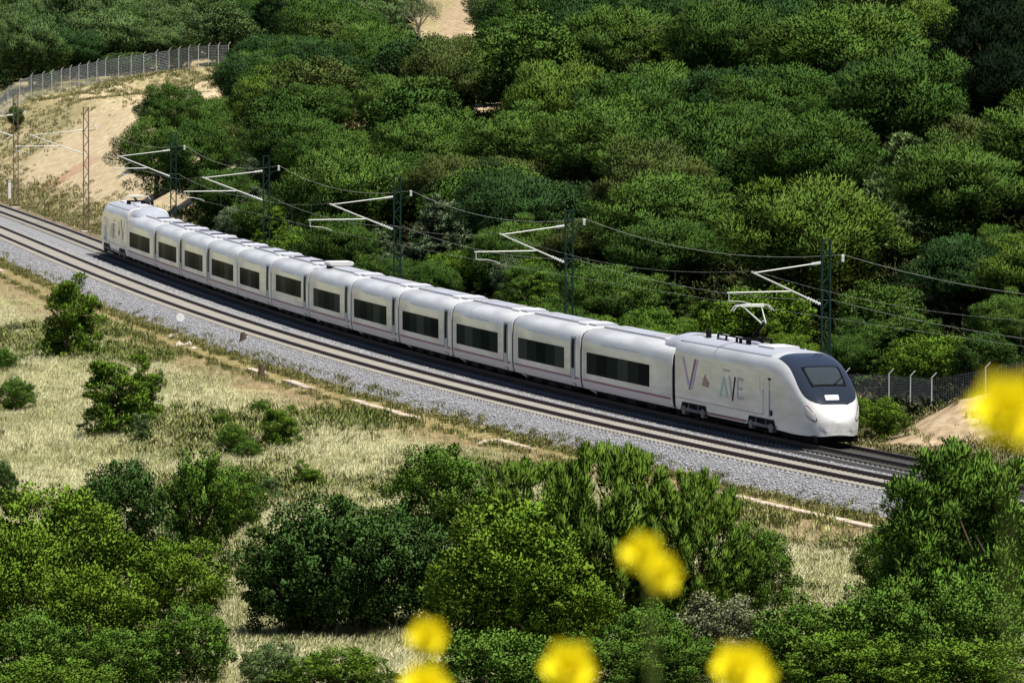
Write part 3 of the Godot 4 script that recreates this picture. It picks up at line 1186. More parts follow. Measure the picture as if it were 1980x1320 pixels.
func livery(o: Node3D, side: int, length: float) -> void:
	var x := side * 1.482
	var t := side * 0.006
	# on the right flank the pattern is mirrored so that it still reads from rear to front
	part("purple_slash", plate([Vector2(2.15, 1.45), Vector2(2.35, 1.45), Vector2(3.35, 2.86), Vector2(3.05, 2.86)], x, t), M.purple, o)
	part("lilac_wedge", plate([Vector2(1.15, 2.86), Vector2(1.5, 2.86), Vector2(2.2, 1.75), Vector2(2.05, 1.6)], x, t), M.lilac, o)
	part("lilac_shade", plate([Vector2(2.45, 1.45), Vector2(2.75, 1.5), Vector2(3.65, 2.86), Vector2(3.45, 2.86)], x, t), M.lilac, o)
	part("side_panel", plate([Vector2(3.95, 2.10), Vector2(5.45, 2.10), Vector2(5.45, 2.62), Vector2(3.95, 2.62)], x, t), M.cream, o)
	part("side_emblem", plate([Vector2(4.15, 1.75), Vector2(5.0, 1.70), Vector2(5.25, 1.9), Vector2(4.85, 2.05), Vector2(4.7, 2.3), Vector2(4.4, 2.1)], x, side * 0.010), M.brownish, o)
	var y := 1.45
	var h := 0.95
	var a := 6.7 if side < 0 else 8.05
	var dz := 1.0 if side < 0 else -1.0
	# A
	part("letter_a", plate([Vector2(a, y), Vector2(a + dz * 0.24, y), Vector2(a + dz * 0.62, y + h * 0.72), Vector2(a + dz * 0.62, y + h)] if side < 0 else [Vector2(10.4, y), Vector2(10.16, y), Vector2(9.78, y + h * 0.72), Vector2(9.78, y + h)], x, t), M.teal, o)
	var e := 7.95 if side < 0 else 9.15
	part("letter_a", plate([Vector2(e, y), Vector2(e - dz * 0.24, y), Vector2(e - dz * 0.62, y + h * 0.72), Vector2(e - dz * 0.62, y + h)] if side < 0 else [Vector2(9.15, y), Vector2(9.39, y), Vector2(9.77, y + h * 0.72), Vector2(9.77, y + h)], x, t), M.teal, o)
	# V
	var v0 := 8.0 if side < 0 else 9.1
	part("letter_v", plate([Vector2(v0, y + h), Vector2(v0 + dz * 0.2, y + h), Vector2(v0 + dz * 0.52, y + 0.2), Vector2(v0 + dz * 0.46, y)], x, t), M.grey, o)
	part("letter_v", plate([Vector2(v0 + dz * 0.48, y - 0.15), Vector2(v0 + dz * 0.66, y - 0.1), Vector2(v0 + dz * 1.05, y + h), Vector2(v0 + dz * 0.85, y + h)], x, t), M.dark, o)
	# E
	var e0 := 9.2 if side < 0 else 7.9
	part("letter_e", plate([Vector2(e0, y), Vector2(e0 + dz * 0.9, y), Vector2(e0 + dz * 0.9, y + 0.13), Vector2(e0 + dz * 0.18, y + 0.13), Vector2(e0 + dz * 0.18, y + 0.42), Vector2(e0 + dz * 0.8, y + 0.42), Vector2(e0 + dz * 0.8, y + 0.54), Vector2(e0 + dz * 0.18, y + 0.54), Vector2(e0 + dz * 0.18, y + h - 0.13), Vector2(e0 + dz * 0.9, y + h - 0.13), Vector2(e0 + dz * 0.9, y + h), Vector2(e0, y + h)], x, t), M.grey, o)
	part("small_mark", plate([Vector2(7.2, 2.58), Vector2(8.2, 2.58), Vector2(8.2, 2.66), Vector2(7.2, 2.66)], x, t), M.grey, o)


func pantograph(o: Node3D, z: float, raised: bool) -> void:
	var base := begin()
	for sx in [-0.5, 0.5]:
		box(base, Vector3(sx - 0.05, 3.92, z - 0.6), Vector3(sx + 0.05, 4.0, z + 0.9))
	for sz in [z - 0.5, z + 0.8]:
		box(base, Vector3(-0.5, 3.925, sz - 0.05), Vector3(0.5, 3.995, sz + 0.05))
		for sx in [-0.5, 0.5]:
			tube(base, Vector3(sx, 3.66, sz), Vector3(sx, 3.93, sz), 0.09, 0.07, 8)
	part("pantograph_base", finish(base), M.dark, o)
	var up := 1.0 if raised else 0.12
	var foot := Vector3(0, 4.0, z - 0.3)
	var knee := Vector3(0, 4.0 + 0.72 * up + (0.08 if not raised else 0.0), z + 1.25)
	var head := Vector3(0, 4.0 + 1.36 * up + (0.1 if not raised else 0.0), z - 0.35)
	part("lower_arm", tube_mesh([foot, foot.lerp(knee, 0.5), knee], [0.085, 0.075, 0.06], 8), M.black, o)
	part("upper_arm", tube_mesh([knee + Vector3(-0.10, 0, 0), head + Vector3(-0.42, 0, 0)], [0.038, 0.025]), M.galvanised, o)
	part("upper_arm", tube_mesh([knee + Vector3(0.10, 0, 0), head + Vector3(0.42, 0, 0)], [0.038, 0.025]), M.galvanised, o)
	part("cross_tube", tube_mesh([head + Vector3(-0.55, 0.02, 0), head + Vector3(0.55, 0.02, 0)], [0.028, 0.028]), M.galvanised, o)
	part("guide_rod", tube_mesh([foot + Vector3(0, 0.12, 0.35), knee + Vector3(0, 0.1, -0.1)], [0.02, 0.02]), M.steel, o)
	for dz in [-0.17, 0.17]:
		var c := head + Vector3(0, 0.1, dz)
		part("contact_strip", tube_mesh([c + Vector3(-0.95, -0.28, 0), c + Vector3(-0.78, -0.07, 0), c + Vector3(-0.55, 0, 0), c + Vector3(0.55, 0, 0), c + Vector3(0.78, -0.07, 0), c + Vector3(0.95, -0.28, 0)], [0.022, 0.026, 0.03, 0.03, 0.026, 0.022]), M.galvanised, o)


# ---------------------------------------------------------------- fences

func fence(called: String, label: String, line: Array, spacing: float, high: float, cell: float, gauge: float) -> void:
	var o := thing(called)
	tag(o, label, "fence")
	var pts := []
	for i in line.size() - 1:
		var a: Vector2 = line[i]
		var b: Vector2 = line[i + 1]
		var n := maxi(1, int(round(a.distance_to(b) / spacing)))
		for k in n:
			pts.append(a.lerp(b, float(k) / n))
	pts.append(line[-1])
	var mesh := begin()
	for i in pts.size():
		var p: Vector2 = pts[i]
		var y := ground_y(p.x, p.y)
		var lean := rng.randf_range(-0.03, 0.03)
		var top := Vector3(p.x + lean, y + high, p.y)
		part("post", tube_mesh([Vector3(p.x, y - 0.3, p.y), top, top + Vector3(0.22, 0.26, 0.05)], [0.045, 0.04, 0.03]), M.galvanised, o)
		if i == pts.size() - 1:
			break
		var q: Vector2 = pts[i + 1]
		var y2 := ground_y(q.x, q.y)
		var a := Vector3(p.x, y, p.y)
		var b := Vector3(q.x, y2, q.y)
		var side := (b - a).normalized().cross(Vector3.UP) * gauge
		var n := int((b - a).length() / cell)
		for k in n:
			var f := a.lerp(b, float(k) / n)
			tube(mesh, f, f + Vector3(0, high, 0), gauge, gauge, 3)
		n = int(high / cell)
		for k in n + 1:
			tube(mesh, a + Vector3(0, k * cell, 0), b + Vector3(0, k * cell, 0), gauge, gauge, 3)
	part("wire_netting", finish(mesh), M.fence, o)


func build_fences() -> void:
	fence("wire_fence", "long grey wire fence climbing the crest of the dirt slope at the far left", [Vector2(-56, -698), Vector2(-48, -704), Vector2(-42, -711), Vector2(-35.5, -712), Vector2(-29.2, -708)], 1.35, 2.3, 0.16, 0.012)
	fence("wire_fence", "low wire fence with bent post tops right of the nose of the train", [Vector2(15.6, -321), Vector2(17.4, -317), Vector2(19.1, -312.5), Vector2(21.5, -311.5), Vector2(24.4, -311), Vector2(27.5, -310.5)], 3.2, 1.55, 0.12, 0.0032)


# ---------------------------------------------------------------- foliage

var cv := PackedVector3Array()
var cn := PackedVector3Array()
var cc := PackedColorArray()


func ball(r: RandomNumberGenerator) -> Vector3:
	var y := r.randf_range(-1, 1)
	var a := r.randf() * TAU
	var k := sqrt(1.0 - y * y)
	return Vector3(k * cos(a), y, k * sin(a))


# one clump: n leaves round center; broad ones are two triangles, needles one; lift bends them upwards, out away from the trunk
func clump(r: RandomNumberGenerator, center: Vector3, size: Vector3, n: int, length: float, width: float, broad: bool, lift: float, middle: Vector3, tint: Color, spread_ := 0.7, dome := 0.35) -> void:
	var away := (center - middle).normalized()
	for i in n:
		var d := ball(r)
		var p := center + d * size * pow(r.randf(), 0.4)
		var dir := (d * 0.9 + away * 0.35 + ball(r) * spread_ + Vector3(0, lift, 0)).normalized()
		var side := dir.cross(ball(r)).normalized()
		var l := length * r.randf_range(0.6, 1.3)
		var w := side * width * r.randf_range(0.35, 0.65)
		var nn := (d * (1.15 - 0.6 * dome) + away * dome + Vector3(0, 0.08, 0) + ball(r) * 0.22).normalized()
		var v := r.randf_range(0.78, 1.22)
		var c := Color(tint.r * v, tint.g * v, tint.b * v)
		var tip := p + dir * l
		if broad:
			var m := p + dir * l * 0.45
			cv.append(p)
			cv.append(m + w)
			cv.append(tip)
			cv.append(p)
			cv.append(tip)
			cv.append(m - w)
			for k in 6:
				cn.append(nn)
				cc.append(c)
		else:
			cv.append(p - w)
			cv.append(p + w)
			cv.append(tip)
			for k in 3:
				cn.append(nn)
				cc.append(c)


func take() -> ArrayMesh:
	var arrays := []
	arrays.resize(Mesh.ARRAY_MAX)
	arrays[Mesh.ARRAY_VERTEX] = cv
	arrays[Mesh.ARRAY_NORMAL] = cn
	arrays[Mesh.ARRAY_COLOR] = cc
	var mesh := ArrayMesh.new()
	mesh.add_surface_from_arrays(Mesh.PRIMITIVE_TRIANGLES, arrays)
	cv = PackedVector3Array()
	cn = PackedVector3Array()
	cc = PackedColorArray()
	return mesh


func shade(r: RandomNumberGenerator, k := 0.22) -> Color:
	var v := 1.0 + r.randf_range(-k, k)
	return Color(v * r.randf_range(0.9, 1.12), v, v * r.randf_range(0.8, 1.2))


# all crowns are one unit wide and one unit high, standing on y = 0
func make_crown(kind: String, seed_: int) -> ArrayMesh:
	var r := RandomNumberGenerator.new()
	r.seed = seed_ * 977 + 13
	var lump := FastNoiseLite.new()
	lump.seed = seed_
	lump.frequency = 1.4
	match kind:
		"pine":
			var middle := Vector3(0, 0.5, 0)
			for i in 84:
				var f := (i + 0.5) / 84.0
				var y := 1.0 - 1.45 * f
				var a := i * 2.39996 + r.randf_range(-0.5, 0.5)
				var k := sqrt(maxf(0.05, 1.0 - y * y))
				if y < 0.0:
					k *= 1.0 + y * 1.2
				var d := Vector3(k * cos(a), y, k * sin(a)) * r.randf_range(0.74, 1.08)
				var grow := 1.0 + 0.5 * lump.get_noise_3dv(d * 1.1)
				var p := middle + Vector3(d.x * 0.40, d.y * 0.43, d.z * 0.40) * grow
				var s := r.randf_range(0.07, 0.135)
				clump(r, p, Vector3(s, s * 0.78, s), int(520.0 * s / 0.1), 0.026, 0.0075, false, 0.85, middle, shade(r, 0.28), 0.5, 0.8)
			for i in 22:
				var d := ball(r)
				clump(r, middle + d * Vector3(0.24, 0.22, 0.24), Vector3(0.12, 0.09, 0.12), 150, 0.05, 0.014, false, 0.2, middle, shade(r))
			for i in 14:
				var a := r.randf() * TAU
				clump(r, Vector3(cos(a) * r.randf_range(0.1, 0.34), r.randf_range(0.08, 0.26), sin(a) * r.randf_range(0.1, 0.34)), Vector3(0.10, 0.08, 0.10), 150, 0.04, 0.012, false, 0.5, middle, shade(r, 0.3))
		"leafy", "oak":
			var middle := Vector3(0, 0.45, 0)
			var n := 92 if kind == "leafy" else 110
			for i in n:
				var f := (i + 0.5) / n
				var y := 1.0 - 1.75 * f
				var a := i * 2.39996 + r.randf_range(-0.7, 0.7)
				var k := sqrt(maxf(0.04, 1.0 - y * y))
				var d := Vector3(k * cos(a), y, k * sin(a)) * r.randf_range(0.72, 1.08)
				var grow := minf(1.0 + (0.6 if kind == "leafy" else 0.7) * lump.get_noise_3dv(d * 1.3), 1.16 - 0.1 * maxf(0.0, y))
				var p := middle + Vector3(d.x * 0.40, d.y * 0.46, d.z * 0.40) * grow
				p.y = maxf(p.y, 0.05)
				var s := r.randf_range(0.05, 0.12)
				if kind == "leafy":
					clump(r, p, Vector3(s, s * 0.9, s), 300, 0.020, 0.0125, true, 0.25, middle, shade(r, 0.3), 0.7, 0.5)
				else:
					clump(r, p, Vector3(s, s * 0.8, s), 260, 0.020, 0.0135, true, 0.1, middle, shade(r, 0.3), 0.7, 0.5)
			for i in 24:
				var d := ball(r)
				clump(r, middle + d * Vector3(0.22, 0.26, 0.22), Vector3(0.12, 0.12, 0.12), 70, 0.042, 0.026, true, 0.1, middle, shade(r))
			# shoots that break the outline
			for i in 26:
				var d := ball(r)
				d.y = absf(d.y) * 0.9 + 0.05
				var p := middle + d.normalized() * Vector3(0.43, 0.47, 0.43) * r.randf_range(0.82, 1.04)
				clump(r, p, Vector3(0.022, 0.05, 0.022), 34, 0.034, 0.02, true, 0.4, middle, shade(r))
		"cedar":
			for i in 120:
				var y := pow(r.randf(), 1.2) * 0.92 + 0.04
				var a := r.randf() * TAU
				var k := (1.0 - y * 0.93) * 0.46 * r.randf_range(0.5, 1.08)
				var p := Vector3(cos(a) * k, y - k * 0.12, sin(a) * k)
				var outw := Vector3(cos(a), -0.25, sin(a))
				for j in 3:
					var q := p + outw * 0.045 * j
					clump(r, q, Vector3(0.045, 0.022, 0.045), 52, 0.036, 0.012, false, 0.15, Vector3(0, y, 0), shade(r, 0.3))
			for i in 30:
				var y := r.randf() * 0.8
				clump(r, Vector3(0, y + 0.03, 0), Vector3(0.14 * (1.0 - y), 0.08, 0.14 * (1.0 - y)), 90, 0.05, 0.014, false, 0.1, Vector3(0, y, 0), shade(r))
		"spike":
			var middle := Vector3(0, 0.35, 0)
			for i in 125:
				var f := (i + 0.5) / 125.0
				var y := 1.0 - 1.6 * f
				var a := i * 2.39996 + r.randf_range(-0.5, 0.5)
				var k := sqrt(maxf(0.03, 1.0 - y * y)) * r.randf_range(0.65, 1.05)
				var p := middle + Vector3(cos(a) * k * 0.42, y * 0.46 * (1.0 + 0.25 * lump.get_noise_2d(cos(a) * 2.0, sin(a) * 2.0)), sin(a) * k * 0.42)
				p.y = maxf(p.y, 0.06)
				for j in 3:
					clump(r, p + Vector3(cos(a) * 0.012 * j, 0.026 * j, sin(a) * 0.012 * j), Vector3(0.044, 0.044, 0.044) * (1.0 - 0.2 * j), 110, 0.032, 0.0075, false, 1.1, middle, shade(r), 0.4, 0.6)
			for i in 30:
				var d := ball(r)
				clump(r, middle + d * Vector3(0.26, 0.26, 0.26), Vector3(0.11, 0.11, 0.11), 120, 0.05, 0.012, false, 0.5, middle, shade(r))
		"tall":
			var middle := Vector3(0, 0.45, 0)
			var lobes := []
			for i in 6:
				lobes.append([Vector3(r.randf_range(-0.2, 0.2), 0, r.randf_range(-0.2, 0.2)), r.randf_range(0.62, 0.96) if i else 0.95, r.randf_range(0.20, 0.29)])
			for i in 165:
				var lobe = lobes[i % 6]
				var y := r.randf()
				var wide: float = lobe[2] * (1.0 - pow(y, 2.6)) + 0.03
				var a := r.randf() * TAU
				var p: Vector3 = lobe[0] * (0.6 + 0.6 * y) + Vector3(cos(a) * wide * r.randf_range(0.6, 1.1), 0.04 + y * lobe[1], sin(a) * wide * r.randf_range(0.6, 1.1))
				var s := r.randf_range(0.05, 0.095)
				clump(r, p, Vector3(s, s * 0.5, s), 110, 0.042, 0.013, true, 0.2, Vector3(lobe[0].x, p.y - 0.1, lobe[0].z), shade(r, 0.3))
		"bare":
			for i in 60:
				var d := ball(r)
				d.y = absf(d.y)
				clump(r, Vector3(0, 0.4, 0) + d * Vector3(0.42, 0.5, 0.42) * r.randf_range(0.6, 1.0), Vector3(0.05, 0.06, 0.05), 40, 0.05, 0.008, false, 0.5, Vector3(0, 0.3, 0), shade(r))
	return take()


func make_trunk(seed_: int) -> ArrayMesh:
	var r := RandomNumberGenerator.new()
	r.seed = seed_
	var st := begin()
	var fork := Vector3(r.randf_range(-0.04, 0.04), 0.26, r.randf_range(-0.04, 0.04))
	tube(st, Vector3(0, -0.08, 0), fork, 0.034, 0.026, 8)
	for i in 6:
		var a := TAU * i / 6.0 + r.randf_range(-0.3, 0.3)
		var mid := fork + Vector3(cos(a) * 0.12, r.randf_range(0.10, 0.2), sin(a) * 0.12)
		var end := mid + Vector3(cos(a + 0.3) * 0.16, r.randf_range(0.12, 0.26), sin(a + 0.3) * 0.16)
		tube(st, fork, mid, 0.017, 0.012, 6)
		tube(st, mid, end, 0.012, 0.004, 5)
	return finish(st)


func make_crowns() -> void:
	for k in {"pine": 5, "leafy": 5, "oak": 3, "cedar": 2, "spike": 3, "tall": 3, "bare": 1}:
		crowns[k] = []
	for k in [["pine", 5], ["leafy", 5], ["oak", 3], ["cedar", 2], ["spike", 3], ["tall", 3], ["bare", 1]]:
		for i in k[1]:
			crowns[k[0]].append(make_crown(k[0], i + 1))
	for i in 3:
		trunks.append(make_trunk(i + 5))


const CALLED := {"pine": "pine_tree", "leafy": "leafy_bush", "oak": "oak_tree", "cedar": "cedar_tree", "spike": "young_pine", "tall": "leafy_bush", "bare": "bare_tree"}
const SORT := {"pine": "pine tree", "leafy": "bush", "oak": "tree", "cedar": "cedar", "spike": "pine tree", "tall": "bush", "bare": "tree"}


func tree(kind: String, x: float, z: float, wide: float, high: float, tint: int, label: String, group: String, pick: int) -> Node3D:
	var called: String = CALLED[kind]
	if (kind == "leafy" or kind == "tall") and high > 3.6:
		called = "leafy_tree"
	var o := thing(called, Vector3(x, ground_y(x, z) - 0.05, z), rng.randf() * TAU)
	o.scale = Vector3(wide, high, wide)
	tag(o, label, "tree" if called == "leafy_tree" else SORT[kind], group)
	var list: Array = crowns[kind]
	part("crown", list[pick % list.size()], M["leaf%d" % tint], o)
	part("trunk", trunks[pick % trunks.size()], M.bark_grey if kind == "bare" else M.bark, o)
	return o


var planted := []


func plant_trees() -> void:
	var i := 0
	for p in TREES:
		i += 1
		tree(p[0], p[1], p[2], p[3] * 1.06, p[4], p[5], p[6], "", i)
		planted.append(Vector3(p[1], p[2], p[3]))


const ORDINAL := ["first", "second", "third", "fourth", "fifth", "sixth", "seventh", "eighth", "ninth", "tenth", "eleventh", "twelfth", "thirteenth", "fourteenth", "fifteenth", "sixteenth", "seventeenth", "eighteenth", "nineteenth", "twentieth", "twenty first", "twenty second", "twenty third", "twenty fourth", "twenty fifth", "twenty sixth", "twenty seventh", "twenty eighth", "twenty ninth", "thirtieth", "thirty first", "thirty second", "thirty third", "thirty fourth", "thirty fifth", "thirty sixth", "thirty seventh", "thirty eighth", "thirty ninth", "fortieth", "forty first", "forty second", "forty third", "forty fourth", "forty fifth", "forty sixth", "forty seventh", "forty eighth", "forty ninth", "fiftieth", "fifty first", "fifty second", "fifty third", "fifty fourth", "fifty fifth", "fifty sixth", "fifty seventh", "fifty eighth", "fifty ninth", "sixtieth"]
var hillside := []


# which car of the train a place on the hill stands behind, seen from the lens
func column(x: float, d: float) -> String:
	var a := x / d
	var nose := at(-19.0, -1.4)
	if a > nose.x / -nose.z + 0.012:
		return "at the far right, past the nose"
	if a > nose.x / -nose.z:
		return "just right of the nose"
	var tail := at(181.0, 0)
	if a < tail.x / -tail.z:
		return "left of the tail car"
	var last := 0.0
	for k in 14:
		var s: float = 0.0 if k == 0 else 15.44 + 13.14 * (k - 1) if k < 12 else 162.3 if k == 12 else 185.0
		var p := at(s, 0)
		if a > p.x / -p.z:
			var half := at(-9.5, 0)
			return ("behind the lead car's front half" if a > half.x / -half.z else "behind the lead car's rear half") if k == 0 else "behind the tail car" if k == 13 else "behind the %s coach" % ORDINAL[k - 1]
	return "behind the tail car"


func plant_filler_pines() -> void:
	var r := RandomNumberGenerator.new()
	r.seed = 99
	var n := 0
	var d := 326.0
	while d < 770.0:
		var pitch := 8.7 + maxf(0.0, d - 600.0) * 0.004
		var x := -0.0744 * d - 3.0
		while x < 0.0744 * d + 5.0:
			var px := x + r.randf_range(-2.3, 2.3)
			var pd := d + r.randf_range(-2.3, 2.3)
			x += pitch
			var st := station(px, -pd)
			var wide := r.randf_range(6.8, 10.6) * pitch / 8.7
			var high := minf(wide, 9.5) * r.randf_range(0.62, 0.86)
			if st.y > -12.0 or n > 290:
				continue
			var ok := true
			# the dirt slope, the fence's crest and the pale path stay open
			var edge := -31.0 if pd < 600.0 else lerpf(-31.0, -25.0, clampf((pd - 600.0) / 100.0, 0, 1))
			if pd > 540.0 and pd < 716.0 and (px < edge + 3.0 or px < pd * lerpf(-0.0548, -0.0365, clampf((pd - 560.0) / 90.0, 0, 1)) + (0.3 if pd < 610.0 else 0.55) * wide):
				ok = false
			if pd > 570.0 and absf(px - (-7.6 + (pd - 640.0) * 0.012)) < 1.8 + 0.5 * wide:
				ok = false
			if pd > 735.0 and absf(px - (-21.9 + (pd - 766.0) * 0.087)) < 1.8 + 0.45 * wide:
				ok = false
			if Vector2(px - 14.5, pd - 486.0).length() < 7.0 or Vector2(px - 19.0, pd - 308.0).length() < 11.0:
				ok = false
			if px > 0.064 * pd and pd > 392.0 and pd < 480.0:
				ok = false
			if pd < 384.0 and px > 0.046 * pd and px < 0.063 * pd:
				ok = false
			for q in planted:
				if ok and Vector2(px - q.x, -pd - q.y).length() < 0.34 * (wide + q.z):
					ok = false
			if not ok:
				continue
			n += 1
			var pick := r.randf()
			var kind := "pine" if pick < 0.74 else "oak" if pick < 0.86 else "cedar" if pick < 0.93 else "leafy"
			var pine := kind == "pine"
			if kind == "cedar":
				wide *= 0.62
				high *= 0.95
			var tint: int = [0, 0, 13, 1, 1, 2, 13, 14][r.randi() % 8] if pd < 640.0 else [7, 0, 13][r.randi() % 3]
			var look: String = {0: "deep green ", 1: "light green ", 2: "olive ", 7: "haze tinted green ", 13: "dark ", 14: "yellow green "}[tint] + ("broad " if wide > 8.7 else "small " if wide < 7.6 else "")
			var o := tree(kind, px, -pd, wide, high, tint, look + {"pine": "pine", "oak": "oak", "cedar": "cedar", "leafy": "leafy tree"}[kind], "pines filling the wooded hillside" if pine else "other trees among the hillside pines", r.randi() % 20)
			hillside.append(o)
			planted.append(Vector3(px, -pd, wide))
		d += pitch * 0.98
	print("filler pines ", n, " to ", d)
	# which one: above which car of the train it stands, and in which row counted up the hill
	var rows := {}
	for q in planted:
		if station(q.x, q.y).y < -6.0 and q.z > 2.0:
			var c := column(q.x, -q.y)
			if not rows.has(c):
				rows[c] = []
			rows[c].append(-q.y)
	for c in rows:
		rows[c].sort()
	for o in hillside:
		var c := column(o.position.x, -o.position.z)
		var k: int = rows[c].find(-o.position.z)
		o.set_meta("label", "%s, %s uphill %s" % [o.get_meta("label"), ORDINAL[mini(k, 59)], c])
	# low bushes between the track and the wood
	var low_count := 0
	var s := 2.0
	while s < 200.0 and low_count < 60:
		var q := at(s, -r.randf_range(7.0, 14.5) if s > 20.0 else -r.randf_range(12.5, 15.5))
		var clear := true
		for e in planted:
			if Vector2(q.x - e.x, q.z - e.y).length() < 0.30 * (3.4 + e.z):
				clear = false
		if clear:
			var wide := r.randf_range(2.6, 4.6)
			var kind: String = ["leafy", "pine", "leafy", "cedar"][r.randi() % 4]
			tree(kind, q.x, q.z, wide, wide * r.randf_range(0.6, 0.85), [4, 1, 0, 3, 8][r.randi() % 5], "%s low bush, %s along the wood side counted from the nose" % [{"leafy": "leafy", "pine": "pine", "cedar": "grey green"}[kind], ORDINAL[low_count]], "low bushes along the wood side of the track", r.randi() % 20)
			low_count += 1
			planted.append(Vector3(q.x, q.z, wide * 0.6))
		s += r.randf_range(2.2, 3.4)
	# the far end of the wood, one green mass up to the crest
	var far: Array[Transform3D] = []
	for i in 420:
		var dd := r.randf_range(765.0, 1250.0)
		var x := r.randf_range(-0.085, 0.085) * dd
		var w := r.randf_range(8, 13)
		if dd < 930.0 and absf(x - (-7.6 + (dd - 640.0) * 0.012)) < 2.4 + 0.45 * w:
			continue
		if dd < 860.0 and absf(x - (-21.9 + (dd - 766.0) * 0.087)) < 1.8 + 0.45 * w:
			continue
		far.append(Transform3D(Basis(Vector3.UP, r.randf() * TAU).scaled(Vector3(w, w * r.randf_range(0.7, 0.95), w)), Vector3(x, ground_y(x, -dd) - 0.3, -dd)))
	tag(copies("far_wood", crowns["pine"][2], M.leaf7, far, PackedColorArray()), "haze tinted green wood closing the top of the hillside", "wood", "", "stuff")


# ---------------------------------------------------------------- grass

func tuft(seed_: int, blades: int, spread_: float, wide: float, bend: float) -> ArrayMesh:
	var r := RandomNumberGenerator.new()
	r.seed = seed_
	for i in blades:
		var a := r.randf() * TAU
		var p := Vector3(cos(a), 0, sin(a)) * spread_ * sqrt(r.randf())
		var b := r.randf() * TAU
		var l := r.randf_range(0.55, 1.0)
		var mid := p + Vector3(cos(b) * bend * 0.25, l * 0.6, sin(b) * bend * 0.25)
		var tip := p + Vector3(cos(b) * bend, l, sin(b) * bend)
		var side := Vector3(cos(b + 1.5 + r.randf()), 0, sin(b + 1.5 + r.randf())) * wide
		var v := r.randf_range(0.8, 1.2)
		for q in [p - side, p + side, mid + side * 0.8, p - side, mid + side * 0.8, mid - side * 0.8, mid - side * 1.2, mid + side * 1.2, tip]:
			cv.append(q)
			cn.append(Vector3(cos(b) * 0.3, 1, sin(b) * 0.3).normalized())
			cc.append(Color(v, v, v))
	return take()


